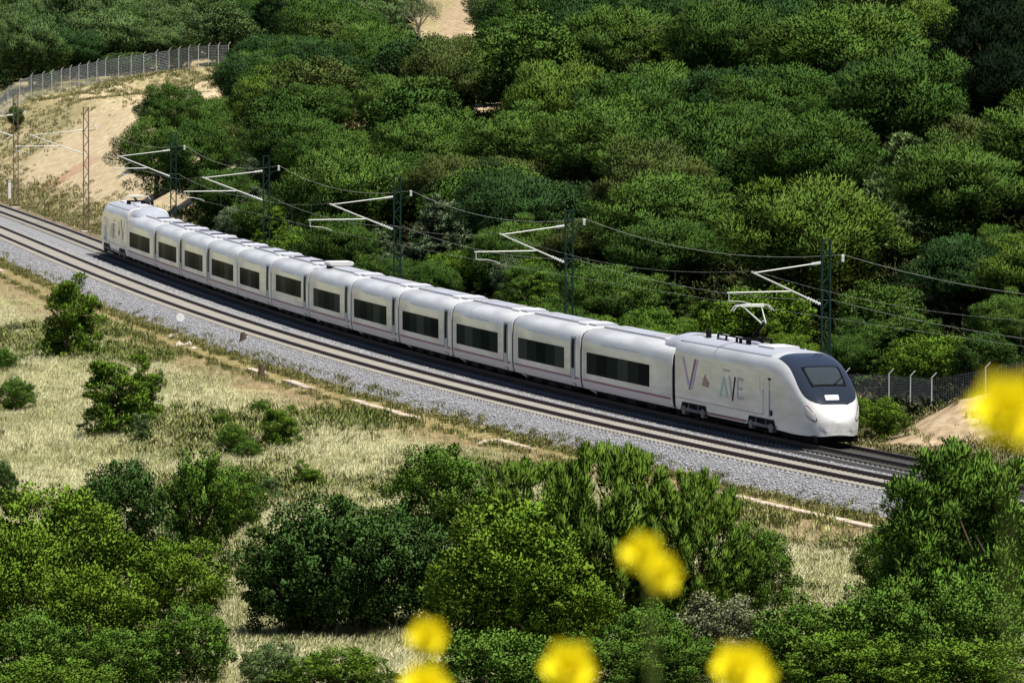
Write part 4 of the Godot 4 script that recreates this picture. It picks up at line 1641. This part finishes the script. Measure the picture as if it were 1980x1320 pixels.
func grow_grass() -> void:
	var n1 := FastNoiseLite.new()
	n1.frequency = 0.07
	n1.seed = 12
	var n2 := FastNoiseLite.new()
	n2.frequency = 0.45
	n2.seed = 14
	var dry: Array[Transform3D] = []
	var dry_c := PackedColorArray()
	var weed: Array[Transform3D] = []
	var weed_c := PackedColorArray()
	var r := RandomNumberGenerator.new()
	r.seed = 7
	for i in 190000:
		var d := 196.0 + 330.0 * pow(r.randf(), 1.15)
		var x := r.randf_range(-0.079, 0.079) * d
		var p := station(x, -d)
		if p.y < 6.7:
			continue
		var a := n1.get_noise_2d(x, d) * 0.5 + 0.5
		var b := n2.get_noise_2d(x, d) * 0.5 + 0.5
		var zone := ss(10.5, 14.5, p.y + (a - 0.5) * 7.0)
		var y := height_st(x, -d, p.x, p.y)
		if p.y < 7.3:
			y = -0.31 - 0.73 * (p.y - 6.03) / 1.17
			if r.randf() < 0.6:
				continue
		var turn := Basis(Vector3.UP, r.randf() * TAU)
		if p.y > 8.4 and p.y < 9.5:
			continue
		if p.y < 9.0 + 2.0 * b:
			if r.randf() > 0.8 * ss(0.15, 0.55, b):
				continue
			var h := r.randf_range(0.16, 0.42)
			weed.append(Transform3D(turn.scaled(Vector3(h * 1.3, h, h * 1.3)), Vector3(x, y - 0.03, -d)))
			weed_c.append(Color(0.24, 0.28, 0.07).lerp(Color(0.50, 0.46, 0.22), r.randf()) * r.randf_range(0.8, 1.2))
		else:
			if r.randf() > 0.55 + 0.45 * zone * (0.35 + 0.65 * ss(0.2, 0.55, b)):
				continue
			var h := r.randf_range(0.15, 0.40) * (0.55 + 0.6 * zone) * (0.7 + 0.6 * b)
			dry.append(Transform3D(turn.scaled(Vector3(h * 1.1, h * 1.15, h * 1.1)), Vector3(x, y - 0.03, -d)))
			var c := Color(0.72, 0.71, 0.43).lerp(Color(0.82, 0.81, 0.55), r.randf()).lerp(Color(0.42, 0.32, 0.19), (1.0 - zone) * 0.8).lerp(Color(0.42, 0.36, 0.19).lerp(Color(0.24, 0.36, 0.08), r.randf()), 0.95 * ss(0.45, 0.66, a) * r.randf())
			dry_c.append(c)
	for i in 6500:
		var c := r.randi() % 26
		var rr := RandomNumberGenerator.new()
		rr.seed = 500 + c
		var cs := rr.randf_range(-75.0, 110.0)
		var ct := rr.randf_range(11.0, 34.0)
		var wide := rr.randf_range(0.8, 3.0)
		var q := at(cs + r.randfn() * wide * 2.2, ct + r.randfn() * wide)
		var f := station(q.x, q.z)
		if f.y < 9.6:
			continue
		var h := r.randf_range(0.2, 0.75) * (0.6 + 0.2 * wide)
		weed.append(Transform3D(Basis(Vector3.UP, r.randf() * TAU).scaled(Vector3(h * 1.2, h, h * 1.2)), Vector3(q.x, height_st(q.x, q.z, f.x, f.y) - 0.03, q.z)))
		weed_c.append(Color(0.18, 0.26, 0.06).lerp(Color(0.50, 0.48, 0.22), r.randf() * (0.3 + 0.7 * rr.randf())) * r.randf_range(0.8, 1.2))
	print("grass ", dry.size(), " weeds ", weed.size())
	tag(copies("dry_grass", tuft(1, 24, 0.85, 0.014, 0.45), M.grass, dry, dry_c), "pale dry grass covering the slope below the track", "grass", "", "stuff")
	tag(copies("weeds", tuft(2, 22, 0.55, 0.026, 0.35), M.grass, weed, weed_c), "low green and brown weeds along the foot of the ballast", "weeds", "", "stuff")
	# weeds and dry grass on the cutting at the far left and along the wood side of the track
	var far: Array[Transform3D] = []
	var far_c := PackedColorArray()
	for i in 60000:
		var s := r.randf_range(-25.0, 420.0)
		var t := -r.randf_range(3.6, 34.0) if s > 205.0 else -r.randf_range(4.2, 10.5)
		var q := at(s, t)
		var a := n1.get_noise_2d(q.x, q.z) * 0.5 + 0.5
		var keep := 0.9
		if s > 205.0:
			keep = maxf(1.0 - ss(5.2, 9.0, -t + (a - 0.5) * 4.0), 0.45 * ss(318, 350, s + (a - 0.5) * 60.0 - (-t - 8.0) * 1.2) * ss(0.2, 0.6, a))
		if Vector2(q.x - 19.9, q.z + 303.5).length() < 4.2:
			keep = 0.06
		if r.randf() > keep or absf(q.x) > -q.z * 0.079:
			continue
		var h := r.randf_range(0.2, 0.5)
		far.append(Transform3D(Basis(Vector3.UP, r.randf() * TAU).scaled(Vector3(h * 1.3, h, h * 1.3)), Vector3(q.x, height_st(q.x, q.z, s, t) - 0.03, q.z)))
		far_c.append(Color(0.26, 0.29, 0.09).lerp(Color(0.58, 0.52, 0.30), r.randf()) * r.randf_range(0.85, 1.15))
	tag(copies("weeds", tuft(3, 22, 0.55, 0.028, 0.4), M.grass, far, far_c), "rough green and straw weeds on the far side of the track", "weeds", "", "stuff")


	# green undergrowth on the floor of the wood
	var under: Array[Transform3D] = []
	var under_c := PackedColorArray()
	for i in 40000:
		var s := r.randf_range(-30.0, 330.0)
		var t := -r.randf_range(8.0, 55.0)
		var q := at(s, t)
		if absf(q.x) > -q.z * 0.079 or s > 215.0 and -t < 36.0 or Vector2(q.x - 19.9, q.z + 303.5).length() < 5.0:
			continue
		var h := r.randf_range(0.25, 0.8)
		under.append(Transform3D(Basis(Vector3.UP, r.randf() * TAU).scaled(Vector3(h * 1.6, h, h * 1.6)), Vector3(q.x, height_st(q.x, q.z, s, t) - 0.03, q.z)))
		under_c.append(Color(0.06, 0.10, 0.025).lerp(Color(0.20, 0.19, 0.08), r.randf() * r.randf()) * r.randf_range(0.7, 1.2))
	tag(copies("undergrowth", tuft(4, 18, 0.6, 0.05, 0.5), M.grass, under, under_c), "dark green undergrowth on the floor of the pine wood", "undergrowth", "", "stuff")


# ---------------------------------------------------------------- small things

func small_things() -> void:
	# round white marker on the ballast shoulder
	var y := ground_y(-19.5, -403.7)
	var o := thing("marker_disc", Vector3(-19.5, -0.42, -403.7), 0.25)
	tag(o, "small round white marker on the grey ballast shoulder, left of the middle", "marker")
	part("post", tube_mesh([Vector3(0, -0.5, -0.03), Vector3(0, 0.2, -0.03)], [0.03, 0.03]), M.galvanised, o)
	var disc := begin()
	tube(disc, Vector3(0, 0.12, -0.02), Vector3(0, 0.12, 0.02), 0.25, 0.25, 24)
	part("disc", finish(disc), M.white_clean, o)
	var dot := begin()
	tube(dot, Vector3(0, 0.12, 0.02), Vector3(0, 0.12, 0.024), 0.04, 0.04, 12)
	part("dot", finish(dot), M.light_grey, o)
	# stumps
	for q in [[-15.0, -382.2, 0.5, "small dark brown stump at the edge of the ballast"], [-13.1, -358.0, 0.75, "taller brown stump in the reddish earth by the shortest kerb"]]:
		var g := ground_y(q[0], q[1])
		var s := thing("wooden_stump", Vector3(q[0], g, q[1]))
		tag(s, q[3], "stump")
		var h: float = q[2]
		part("stem", tube_mesh([Vector3(0, -0.2, 0), Vector3(0.03, h * 0.5, 0), Vector3(0.01, h, 0.02)], [0.22, 0.17, 0.13], 9), M.bark, s)
		part("branch_stub", tube_mesh([Vector3(0.03, h * 0.5, 0), Vector3(0.28, h * 0.75, 0.05)], [0.07, 0.04]), M.bark, s)
	# posts beside the far track at the left
	var g0 := ground_y(-44.8, -613.0)
	var wp := thing("white_post", Vector3(-44.8, g0, -613.0))
	tag(wp, "white painted post beside the leftmost lattice mast", "post")
	var b := begin()
	bevelled(b, Vector3(-0.12, -0.3, -0.12), Vector3(0.12, 1.7, 0.12), 0.03)
	part("shaft", finish(b), M.white_clean, wp)
	var cp := begin()
	bevelled(cp, Vector3(-0.15, 1.7, -0.15), Vector3(0.15, 1.8, 0.15), 0.03)
	part("cap", finish(cp), M.light_grey, wp)
	for q in [[262.0, "thin dark stake left of the rusty lattice mast, nearer the mast"], [275.0, "thin dark stake nearest the white painted post"]]:
		var p := at(q[0], -4.4)
		var g := ground_y(p.x, p.z)
		var s := thing("stake", Vector3(p.x, g, p.z))
		tag(s, q[1], "stake")
		part("shaft", tube_mesh([Vector3(0, -0.3, 0), Vector3(0, 1.25, 0)], [0.05, 0.045]), M.mast_rust, s)
		part("plate", plate([Vector2(-0.12, 1.0), Vector2(0.12, 1.0), Vector2(0.12, 1.25), Vector2(-0.12, 1.25)], -0.06, 0.012), M.grey, s)
	# pale rocks in the reddish earth strip
	var rocks := [[-19.6, -396, 0.55, "pale flat rock in the brown weeds below the white marker"], [-18.4, -388, 0.6, "pale rock on the reddish earth, second below the white marker"], [-17.6, -384, 0.42, "small pale rock beside the dark brown stump"], [-24.0, -409.0, 0.6, "grey rubble heap by the upright bush near the ballast"], [-1.2, -309.5, 0.5, "pinkish rock at the broken kerb end behind the young pines"]]
	for k in rocks.size():
		var q = rocks[k]
		var st := begin()
		var rr := RandomNumberGenerator.new()
		rr.seed = 40 + k
		for j in 4:
			var at_ := Vector3(rr.randf_range(-0.8, 0.8), 0, rr.randf_range(-0.5, 0.5))
			var ring := []
			for i in 7:
				ring.append(at_ + Vector3(cos(TAU * i / 7.0) * rr.randf_range(0.35, 0.6), rr.randf_range(0.0, 0.15), sin(TAU * i / 7.0) * rr.randf_range(0.35, 0.6)))
			var top := at_ + Vector3(rr.randf_range(-0.1, 0.1), rr.randf_range(0.3, 0.5), 0)
			st.set_smooth_group(-1)
			for i in 7:
				tri(st, ring[i], ring[(i + 1) % 7], top, at_ + Vector3(0, -0.3, 0))
				tri(st, ring[i], ring[(i + 1) % 7], at_ + Vector3(0, -0.3, 0), at_)
		var m := part("rock", finish(st), M.concrete if k != 3 else M.stone_heap, null, Vector3(q[0], ground_y(q[0], q[1]), q[1]))
		m.scale = Vector3.ONE * q[2]
		tag(m, q[3], "rock")


# ---------------------------------------------------------------- flowers near the lens

func petal_mesh(length: float, wide: float, curl: float) -> ArrayMesh:
	var st := begin()
	st.set_smooth_group(0)
	var rows := []
	for i in 7:
		var f := i / 6.0
		var w := wide * sin(PI * clampf(0.08 + 0.88 * f, 0, 1)) * 0.5
		var row := []
		for j in 5:
			var u := (j - 2) / 2.0
			row.append(Vector3(u * w, curl * f * f + 0.12 * length * u * u * f, length * f))
		rows.append(row)
	for i in 6:
		for j in 4:
			quad(st, rows[i][j], rows[i][j + 1], rows[i + 1][j + 1], rows[i + 1][j], rows[i][j] + Vector3(0, 1, 0))
	return finish(st)


func flower(where: Vector3, size: float, face: Vector3, label: String, old: bool, seed_: int) -> void:
	var r := RandomNumberGenerator.new()
	r.seed = seed_
	var g := ground_y(where.x, where.z)
	var o := thing("yellow_flower", Vector3(where.x, g, where.z))
	tag(o, label, "flower", "yellow flowers close to the lens")
	var head := Vector3(0, where.y - g, 0)
	part("stem", tube_mesh([Vector3(0.02, -0.05, 0.03), head * 0.5 + Vector3(0.015, 0, 0.01), head - face * size * 0.2], [0.0014, 0.0012, 0.0010], 6), M.stem, o)
	for i in 2:
		var leaf := part("leaf", petal_mesh(0.05, 0.006, 0.01), M.stem, o, head * (0.45 + 0.2 * i))
		leaf.rotation = Vector3(-0.5, 2.4 * i + r.randf(), 0)
	var mesh := petal_mesh(size * 0.64, size * 0.60, size * 0.12)
	var z := face.normalized()
	var x := z.cross(Vector3(0.1, 1, 0.2)).normalized()
	var y := z.cross(x)
	for i in 12:
		var ring := i / 6
		var a := TAU * (i % 6) / 6.0 + ring * 0.5 + r.randf_range(-0.15, 0.15)
		var out := (x * cos(a) + y * sin(a)) * (1.0 - 0.35 * ring) + z * (0.25 + 0.5 * ring)
		out = out.normalized()
		var up := (z - out * z.dot(out)).normalized()
		var p := part("petal", mesh, M.petal_old if old else M.petal, o, head)
		p.basis = Basis(up.cross(out), up, out)
	var eye := begin()
	tube(eye, head - z * size * 0.08, head + z * size * 0.06, size * 0.08, size * 0.13, 10)
	part("flower_eye", finish(eye), M.petal_old if old else M.petal, o)


func yellow_flowers() -> void:
	var front := Vector3(0, 0.35, 1)
	flower(Vector3(0.360, 20.394, -5.0), 0.050, front, "largest yellow flower, at the right edge beside the end of the fence", false, 1)
	flower(Vector3(0.136, 20.116, -7.0), 0.041, Vector3(-0.4, 0.5, 1), "single yellow flower before the young pines, upper of its pair of heads", false, 4)
	flower(Vector3(0.150, 20.094, -7.05), 0.038, Vector3(0.5, 0.1, 1), "lower right yellow head of the flower before the young pines", false, 5)
	flower(Vector3(-0.087, 20.032, -7.0), 0.036, front, "leftmost yellow flower, small head above a larger one", false, 7)
	flower(Vector3(-0.088, 19.990, -6.9), 0.046, Vector3(0.1, 0.5, 1), "yellow flower at the bottom edge under the leftmost small head", false, 8)
	flower(Vector3(0.058, 20.000, -7.0), 0.050, front, "yellow flower in the middle of the bottom edge", false, 9)
	flower(Vector3(0.229, 19.998, -7.0), 0.050, Vector3(0.2, 0.5, 1), "broad yellow flower at the bottom edge, right of the middle one", false, 10)
	flower(Vector3(0.246, 19.985, -7.1), 0.044, Vector3(0.3, 0.2, 1), "smaller yellow flower overlapping the broad one at the bottom", false, 11)


# ---------------------------------------------------------------- where the trees stand: kind, x, z, width, height, tint, label

const TREES := [
	["pine", -28.7, -577.0, 6.1, 5.4, 0, "dark round pine at the foot of the bare dirt slope, topmost of the pines there"],
	["pine", -28.3, -546.0, 6.6, 6.2, 1, "wide pine edging the bare dirt slope, just under a smaller round one"],
	["pine", -23.8, -562.0, 3.6, 3.2, 1, "small soft pine between two bigger ones below the round bush on the dirt"],
	["pine", -20.4, -559.0, 4.8, 4.5, 0, "round pine right of the round bush on the dirt path"],
	["pine", -17.6, -586.0, 8.6, 6.6, 0, "broad pine at the edge of the sandy strip, right of the far fence"],
	["pine", -11.7, -583.0, 8.8, 7.2, 1, "broad pine left of the pale path at the top of the wood"],
	["pine", -24.3, -527.0, 6.4, 6.0, 0, "round pine right of the wide one that edges the bare dirt slope"],
	["pine", -24.0, -551.0, 5.4, 5.0, 1, "middle sized pine right of the topmost pine by the dirt slope"],
	["pine", -16.0, -502.0, 7.7, 6.0, 0, "wide flat pine above the second cantilever from the left of the wood"],
	["pine", -8.5, -512.0, 7.5, 5.8, 1, "pine with a dark hollow on its left, just below the pale path"],
	["pine", -5.2, -495.0, 6.0, 4.6, 1, "bright pine below the lower end of the pale path"],
	["pine", -10.9, -484.0, 6.3, 5.2, 1, "pine above and right of the cantilever at the white cedar"],
	["pine", -21.3, -531.0, 4.3, 3.8, 2, "olive pine above the third mast from the tail car"],
	["cedar", -14.2, -482.0, 4.0, 5.2, 3, "grey green cedar right of the mast behind the third coach from the tail"],
	["pine", -21.0, -499.0, 5.7, 5.0, 0, "dark pine right behind the roof of the tail car"],
	["cedar", -4.5, -431.0, 5.5, 5.2, 3, "silvery cedar with drooping sprays right of the middle mast"],
	["pine", -11.1, -440.0, 6.1, 4.7, 0, "dark low pine directly behind the roof box of the train"],
	["leafy", -2.6, -413.0, 3.7, 3.0, 4, "small leafy tree behind the coaches, right of the silvery cedar"],
	["pine", 0.7, -472.0, 8.8, 5.8, 1, "wide domed pine in the middle of the wood, one row above the reddish one"],
	["pine", 0.3, -455.0, 6.6, 5.1, 2, "reddish olive pine in the middle of the wood"],
	["pine", 2.8, -504.0, 6.7, 5.6, 1, "bright pointed pine in front of the dark hollow near the top of the wood"],
	["pine", 9.8, -482.0, 9.0, 6.4, 1, "light green pine right of the bright pointed one near the top of the wood"],
	["pine", 0.6, -536.0, 8.0, 7.1, 0, "tall dark pine right of the pale path at the top edge"],
	["pine", 7.6, -520.0, 8.9, 7.3, 1, "tall pine at the top edge, second right of the pale path"],
	["pine", 15.3, -498.0, 9.3, 8.2, 0, "tall pine at the top edge, third right of the pale path"],
	["pine", 23.3, -471.0, 12.6, 8.3, 1, "huge broad pine at the top right, left of the shade coloured pines"],
	["pine", 17.9, -458.0, 9.3, 6.1, 0, "domed pine under the huge broad one, above the sandy clearing"],
	["pine", 20.0, -436.0, 6.4, 4.6, 0, "pine on the right shoulder of the domed one above the sandy clearing"],
	["pine", 16.0, -426.0, 7.6, 5.0, 1, "pine right of the small sandy clearing"],
	["pine", 8.8, -441.0, 8.6, 5.2, 1, "flat pine left of the small sandy clearing"],
	["pine", 9.0, -398.0, 9.7, 5.9, 1, "very wide flat pine in the centre right of the wood"],
	["pine", 17.3, -408.0, 6.3, 4.5, 1, "pine between the wide flat one and the pale cedars"],
	["cedar", 22.0, -386.0, 5.5, 6.1, 5, "pale green cedar with pointed tops at the right of the wood"],
	["cedar", 20.2, -379.0, 4.3, 4.7, 5, "pale cedar in front of the pointed ones, left side"],
	["pine", 26.7, -389.0, 6.9, 6.1, 2, "yellow green layered pine at the right edge above the yellow flower"],
	["pine", 30.2, -409.0, 7.0, 7.3, 12, "second pine coloured near black as shade, lower and cut by the right edge"],
	["pine", 30.9, -441.0, 8.6, 9.0, 12, "pine in the top right corner, leaves coloured near black as shade"],
	["cedar", 15.4, -373.0, 4.2, 3.8, 3, "grey cedar left of the mast behind the front car"],
	["leafy", 18.2, -339.0, 4.8, 3.6, 1, "round dense tree right of the mast behind the front car"],
	["leafy", 12.5, -346.0, 6.2, 3.7, 4, "bright leafy tree behind the raised pantograph"],
	["leafy", 10.5, -352.0, 3.2, 2.5, 4, "small bright leafy tree left of the raised pantograph"],
	["pine", 5.6, -372.0, 6.0, 3.7, 1, "bright low pine right behind the fourth coach, right of a mast"],
	["pine", 1.2, -392.0, 4.1, 3.2, 1, "low pine just left of the mast behind the sixth coach from the front"],
	["pine", 0.3, -411.0, 6.0, 4.0, 1, "bright pine behind the cantilever left of the second mast from the front"],
	["pine", 8.7, -384.0, 7.2, 4.7, 0, "dark shaded pine right of the second mast from the front"],
	["leafy", 22.4, -351.0, 4.7, 3.3, 5, "pale tree in the row right of the front mast"],
	["pine", 24.9, -352.0, 3.4, 3.4, 1, "upright pine at the right edge under the layered one"],
	["leafy", 19.4, -319.0, 4.6, 2.7, 4, "bright leafy tree over the wire fence by the front of the train"],
	["pine", 23.1, -323.0, 3.4, 3.0, 1, "round pine at the right edge above the big yellow flower"],
	["pine", 15.9, -326.0, 2.9, 2.9, 0, "dark tree in the shade behind the roof of the nose"],
	["leafy", 16.5, -304.0, 2.4, 2.0, 4, "green bush beside the track just in front of the nose"],
	["leafy", 15.9, -313.0, 1.6, 1.5, 4, "small green bush touching the nose of the train"],
	["pine", -49.8, -713.0, 8.1, 8.0, 7, "haze tinted pine in the far top left corner"],
	["pine", -43.3, -730.0, 11.3, 7.1, 7, "broad haze tinted pine behind the left part of the far fence"],
	["pine", -31.6, -745.0, 11.5, 4.4, 7, "broad haze tinted pine behind the right end of the far fence"],
	["pine", -20.1, -716.0, 8.7, 6.7, 1, "bright pine at the top edge left of the sandy strip"],
	["pine", -49.7, -739.0, 10.2, 3.0, 7, "low haze tinted pine touching the far fence at the left"],
	["leafy", -40.7, -722.0, 7.1, 2.5, 7, "grey leafy tree just behind the middle of the far fence"],
	["leafy", -35.2, -732.0, 3.0, 3.3, 5, "light green sapling behind the far fence"],
	["pine", -37.4, -732.0, 8.9, 4.9, 7, "haze tinted pine between the two broad ones behind the far fence"],
	["pine", -27.3, -742.0, 8.4, 2.7, 7, "dusky pine right of the end of the far fence"],
	["bare", -9.5, -708.0, 5.9, 5.3, 6, "thin grey leafless tree on the pale path at the top edge"],
	["pine", -28.3, -670.0, 1.7, 1.5, 2, "single small round bush on the bare dirt under the far fence"],
	["pine", -48.6, -673.0, 1.7, 2.6, 0, "small dark conifer behind the leftmost lattice mast"],
	["cedar", 13.6, -369.0, 4.2, 3.7, 5, "pale cedar above the raised pantograph"],
	["pine", 4.2, -400.0, 5.2, 4.0, 2, "olive pine just behind the second mast from the front"],
	["pine", -7.5, -473.0, 6.5, 5.0, 0, "pine above the silvery cedar"],
	["cedar", 29.8, -414.0, 3.7, 4.5, 5, "pointed cedar against the shade coloured pines at the right edge"],
	["tall", -24.5, -379.0, 4.0, 4.6, 4, "upright bush on the dry grass nearest the left end of the ballast"],
	["leafy", -27.7, -373.0, 1.7, 1.5, 8, "round bush cut by the left edge, upper one"],
	["leafy", -24.7, -341.0, 2.2, 2.0, 8, "small round bush near the left edge on the pale grass"],
	["tall", -18.8, -323.0, 4.0, 3.8, 4, "large bush in the middle of the dry grass, left crown"],
	["tall", -17.5, -329.0, 2.1, 3.2, 4, "slim bush leaning on the right of the large bush in the dry grass"],
	["tall", -17.3, -319.0, 1.2, 1.6, 5, "thin grey green sapling below the large bush in the dry grass"],
	["tall", -10.6, -310.0, 2.2, 2.0, 4, "small dark bush on the dry grass with forked top"],
	["leafy", -12.6, -310.0, 1.7, 1.6, 8, "small rounded bush left of the fork topped one"],
	["oak", -21.6, -289.0, 1.6, 2.4, 9, "dark narrow tree cut by the left edge"],
	["leafy", -16.2, -245.0, 5.8, 5.6, 10, "big yellow green tree at the left, rounded top"],
	["leafy", -17.1, -236.0, 4.8, 5.0, 10, "yellow green tree at the left edge below the rounded one"],
	["oak", -14.8, -262.0, 3.8, 4.8, 9, "blue green tree behind the big yellow green one"],
	["oak", -12.0, -265.0, 3.2, 4.5, 8, "tall loose tree with a branch reaching right over the grass"],
	["oak", -11.0, -273.0, 2.5, 2.9, 8, "tree on the right of the tall loose one, beside the grass"],
	["leafy", -12.2, -246.0, 4.3, 3.3, 10, "olive spreading shrub in front of the blue green tree"],
	["leafy", -13.9, -227.0, 4.6, 4.0, 10, "yellow green bush in the lower left thicket"],
	["leafy", -10.5, -223.0, 3.1, 2.9, 8, "dark bush above the small sunny gap in the lower left"],
	["leafy", -15.7, -224.0, 3.9, 3.0, 8, "dark leafy bush in the lower left corner"],
	["leafy", -12.7, -222.0, 3.5, 2.3, 8, "dark leafy bush at the bottom left of the sunny gap"],
	["leafy", -14.6, -217.0, 4.8, 2.3, 4, "low bright bush along the bottom left edge"],
	["oak", -6.3, -238.0, 5.0, 5.3, 9, "dark oak like tree at the lower centre, dense round crown"],
	["oak", -7.7, -238.0, 4.4, 4.2, 9, "dark oak like tree left of the dense round one"],
	["oak", -4.1, -239.0, 4.8, 4.6, 9, "dark oak like tree right of the dense round one"],
	["oak", -2.8, -260.0, 3.9, 4.3, 8, "tall green tree behind the dark oak like group, touching the ballast"],
	["leafy", 0.3, -232.0, 6.2, 5.6, 10, "bright yellow green tree in the lower middle"],
	["leafy", -1.4, -236.0, 3.9, 3.4, 10, "bright shrub low left of the bright lower middle tree"],
	["leafy", 1.7, -230.0, 4.0, 3.5, 10, "bright shrub low right of the bright lower middle tree"],
	["spike", 3.5, -233.0, 5.8, 7.5, 11, "young pine with upright shoots in front of the track"],
	["spike", 0.7, -245.0, 5.0, 5.7, 11, "young pine left of the tallest upright one"],
	["spike", 6.1, -232.0, 4.5, 6.0, 11, "young pine right of the tallest upright one, edge of the grass"],
	["leafy", 8.4, -233.0, 2.6, 3.4, 8, "small bush in the dry grass right of the young pines"],
	["leafy", 6.8, -221.0, 3.8, 2.8, 6, "pale shrub with whitish blossom below the young pines"],
	["leafy", 4.3, -218.0, 3.4, 2.9, 8, "green shrub left of the pale blossoming one"],
	["leafy", 5.1, -217.0, 3.6, 2.1, 8, "shrub at the bottom edge under the pale blossoming one"],
	["leafy", -0.5, -209.0, 4.8, 3.2, 8, "shaded shrub at the bottom between the yellow flowers"],
	["leafy", 2.3, -216.0, 3.8, 2.2, 8, "low shrub at the bottom right of the middle yellow flower"],
	["leafy", -7.8, -221.0, 2.2, 1.9, 5, "grey green bush at the bottom beside the sunny gap"],
	["leafy", -5.5, -220.0, 3.8, 1.8, 4, "low bright bush at the bottom under the dark oak like group"],
	["tall", 14.2, -229.0, 3.6, 6.2, 8, "upright leafy tree where the near track disappears at the right"],
	["tall", 15.7, -231.0, 3.3, 5.9, 8, "upright leafy tree under the largest yellow flower"],
	["tall", -13.6, -322.0, 1.3, 1.2, 8, "low scrub on the dry grass above the small rounded bush"],
	["leafy", -12.1, -331.0, 1.1, 0.9, 8, "tiny bush in the brown grass near the shortest kerb"],
	["leafy", -11.8, -307.0, 1.4, 1.0, 8, "tiny dark scrub below the small rounded bush"],
	["tall", -8.8, -292.0, 1.9, 1.4, 4, "small loose scrub on the pale grass above the dark oak group"],
	["leafy", -29.5, -405.0, 1.4, 0.7, 6, "small grey dry bush near the left edge, above the two green ones"],
	["tall", -10.1, -287.0, 1.6, 1.2, 5, "pale scrub beside the tall loose tree"],
	["tall", 15.0, -231.0, 3.5, 6.1, 8, "tall leafy tree at the lower right hiding the end of the track"],
	["tall", 13.2, -226.0, 3.5, 5.6, 8, "leafy tree on the left of the tall one at the lower right"],
	["tall", 15.8, -225.0, 3.9, 6.2, 8, "leafy tree on the right of the tall one at the lower right"],
	["leafy", 13.0, -236.0, 2.4, 3.0, 8, "small leafy tree at the right end of the dry grass"],
	["leafy", 9.4, -218.0, 4.0, 3.1, 8, "dark bush at the bottom right, below the dry grass"],
	["leafy", 11.6, -216.0, 4.4, 3.8, 8, "dark bush at the bottom right, in the middle of the thicket"],
	["leafy", 14.2, -212.0, 4.3, 4.1, 8, "dark leafy shrub in the lower right corner"],
	["leafy", 10.4, -213.0, 4.7, 2.7, 4, "bright low shrub along the bottom right edge"],
	["leafy", 13.7, -209.0, 4.6, 2.6, 4, "bright low shrub in the bottom right corner"],
	["oak", 7.2, -238.0, 1.5, 1.6, 9, "small dark shrub at the foot of the right young pine"],
	["leafy", 16.8, -230.0, 3.2, 3.6, 8, "leafy shrub at the right edge under the big yellow flower"],]
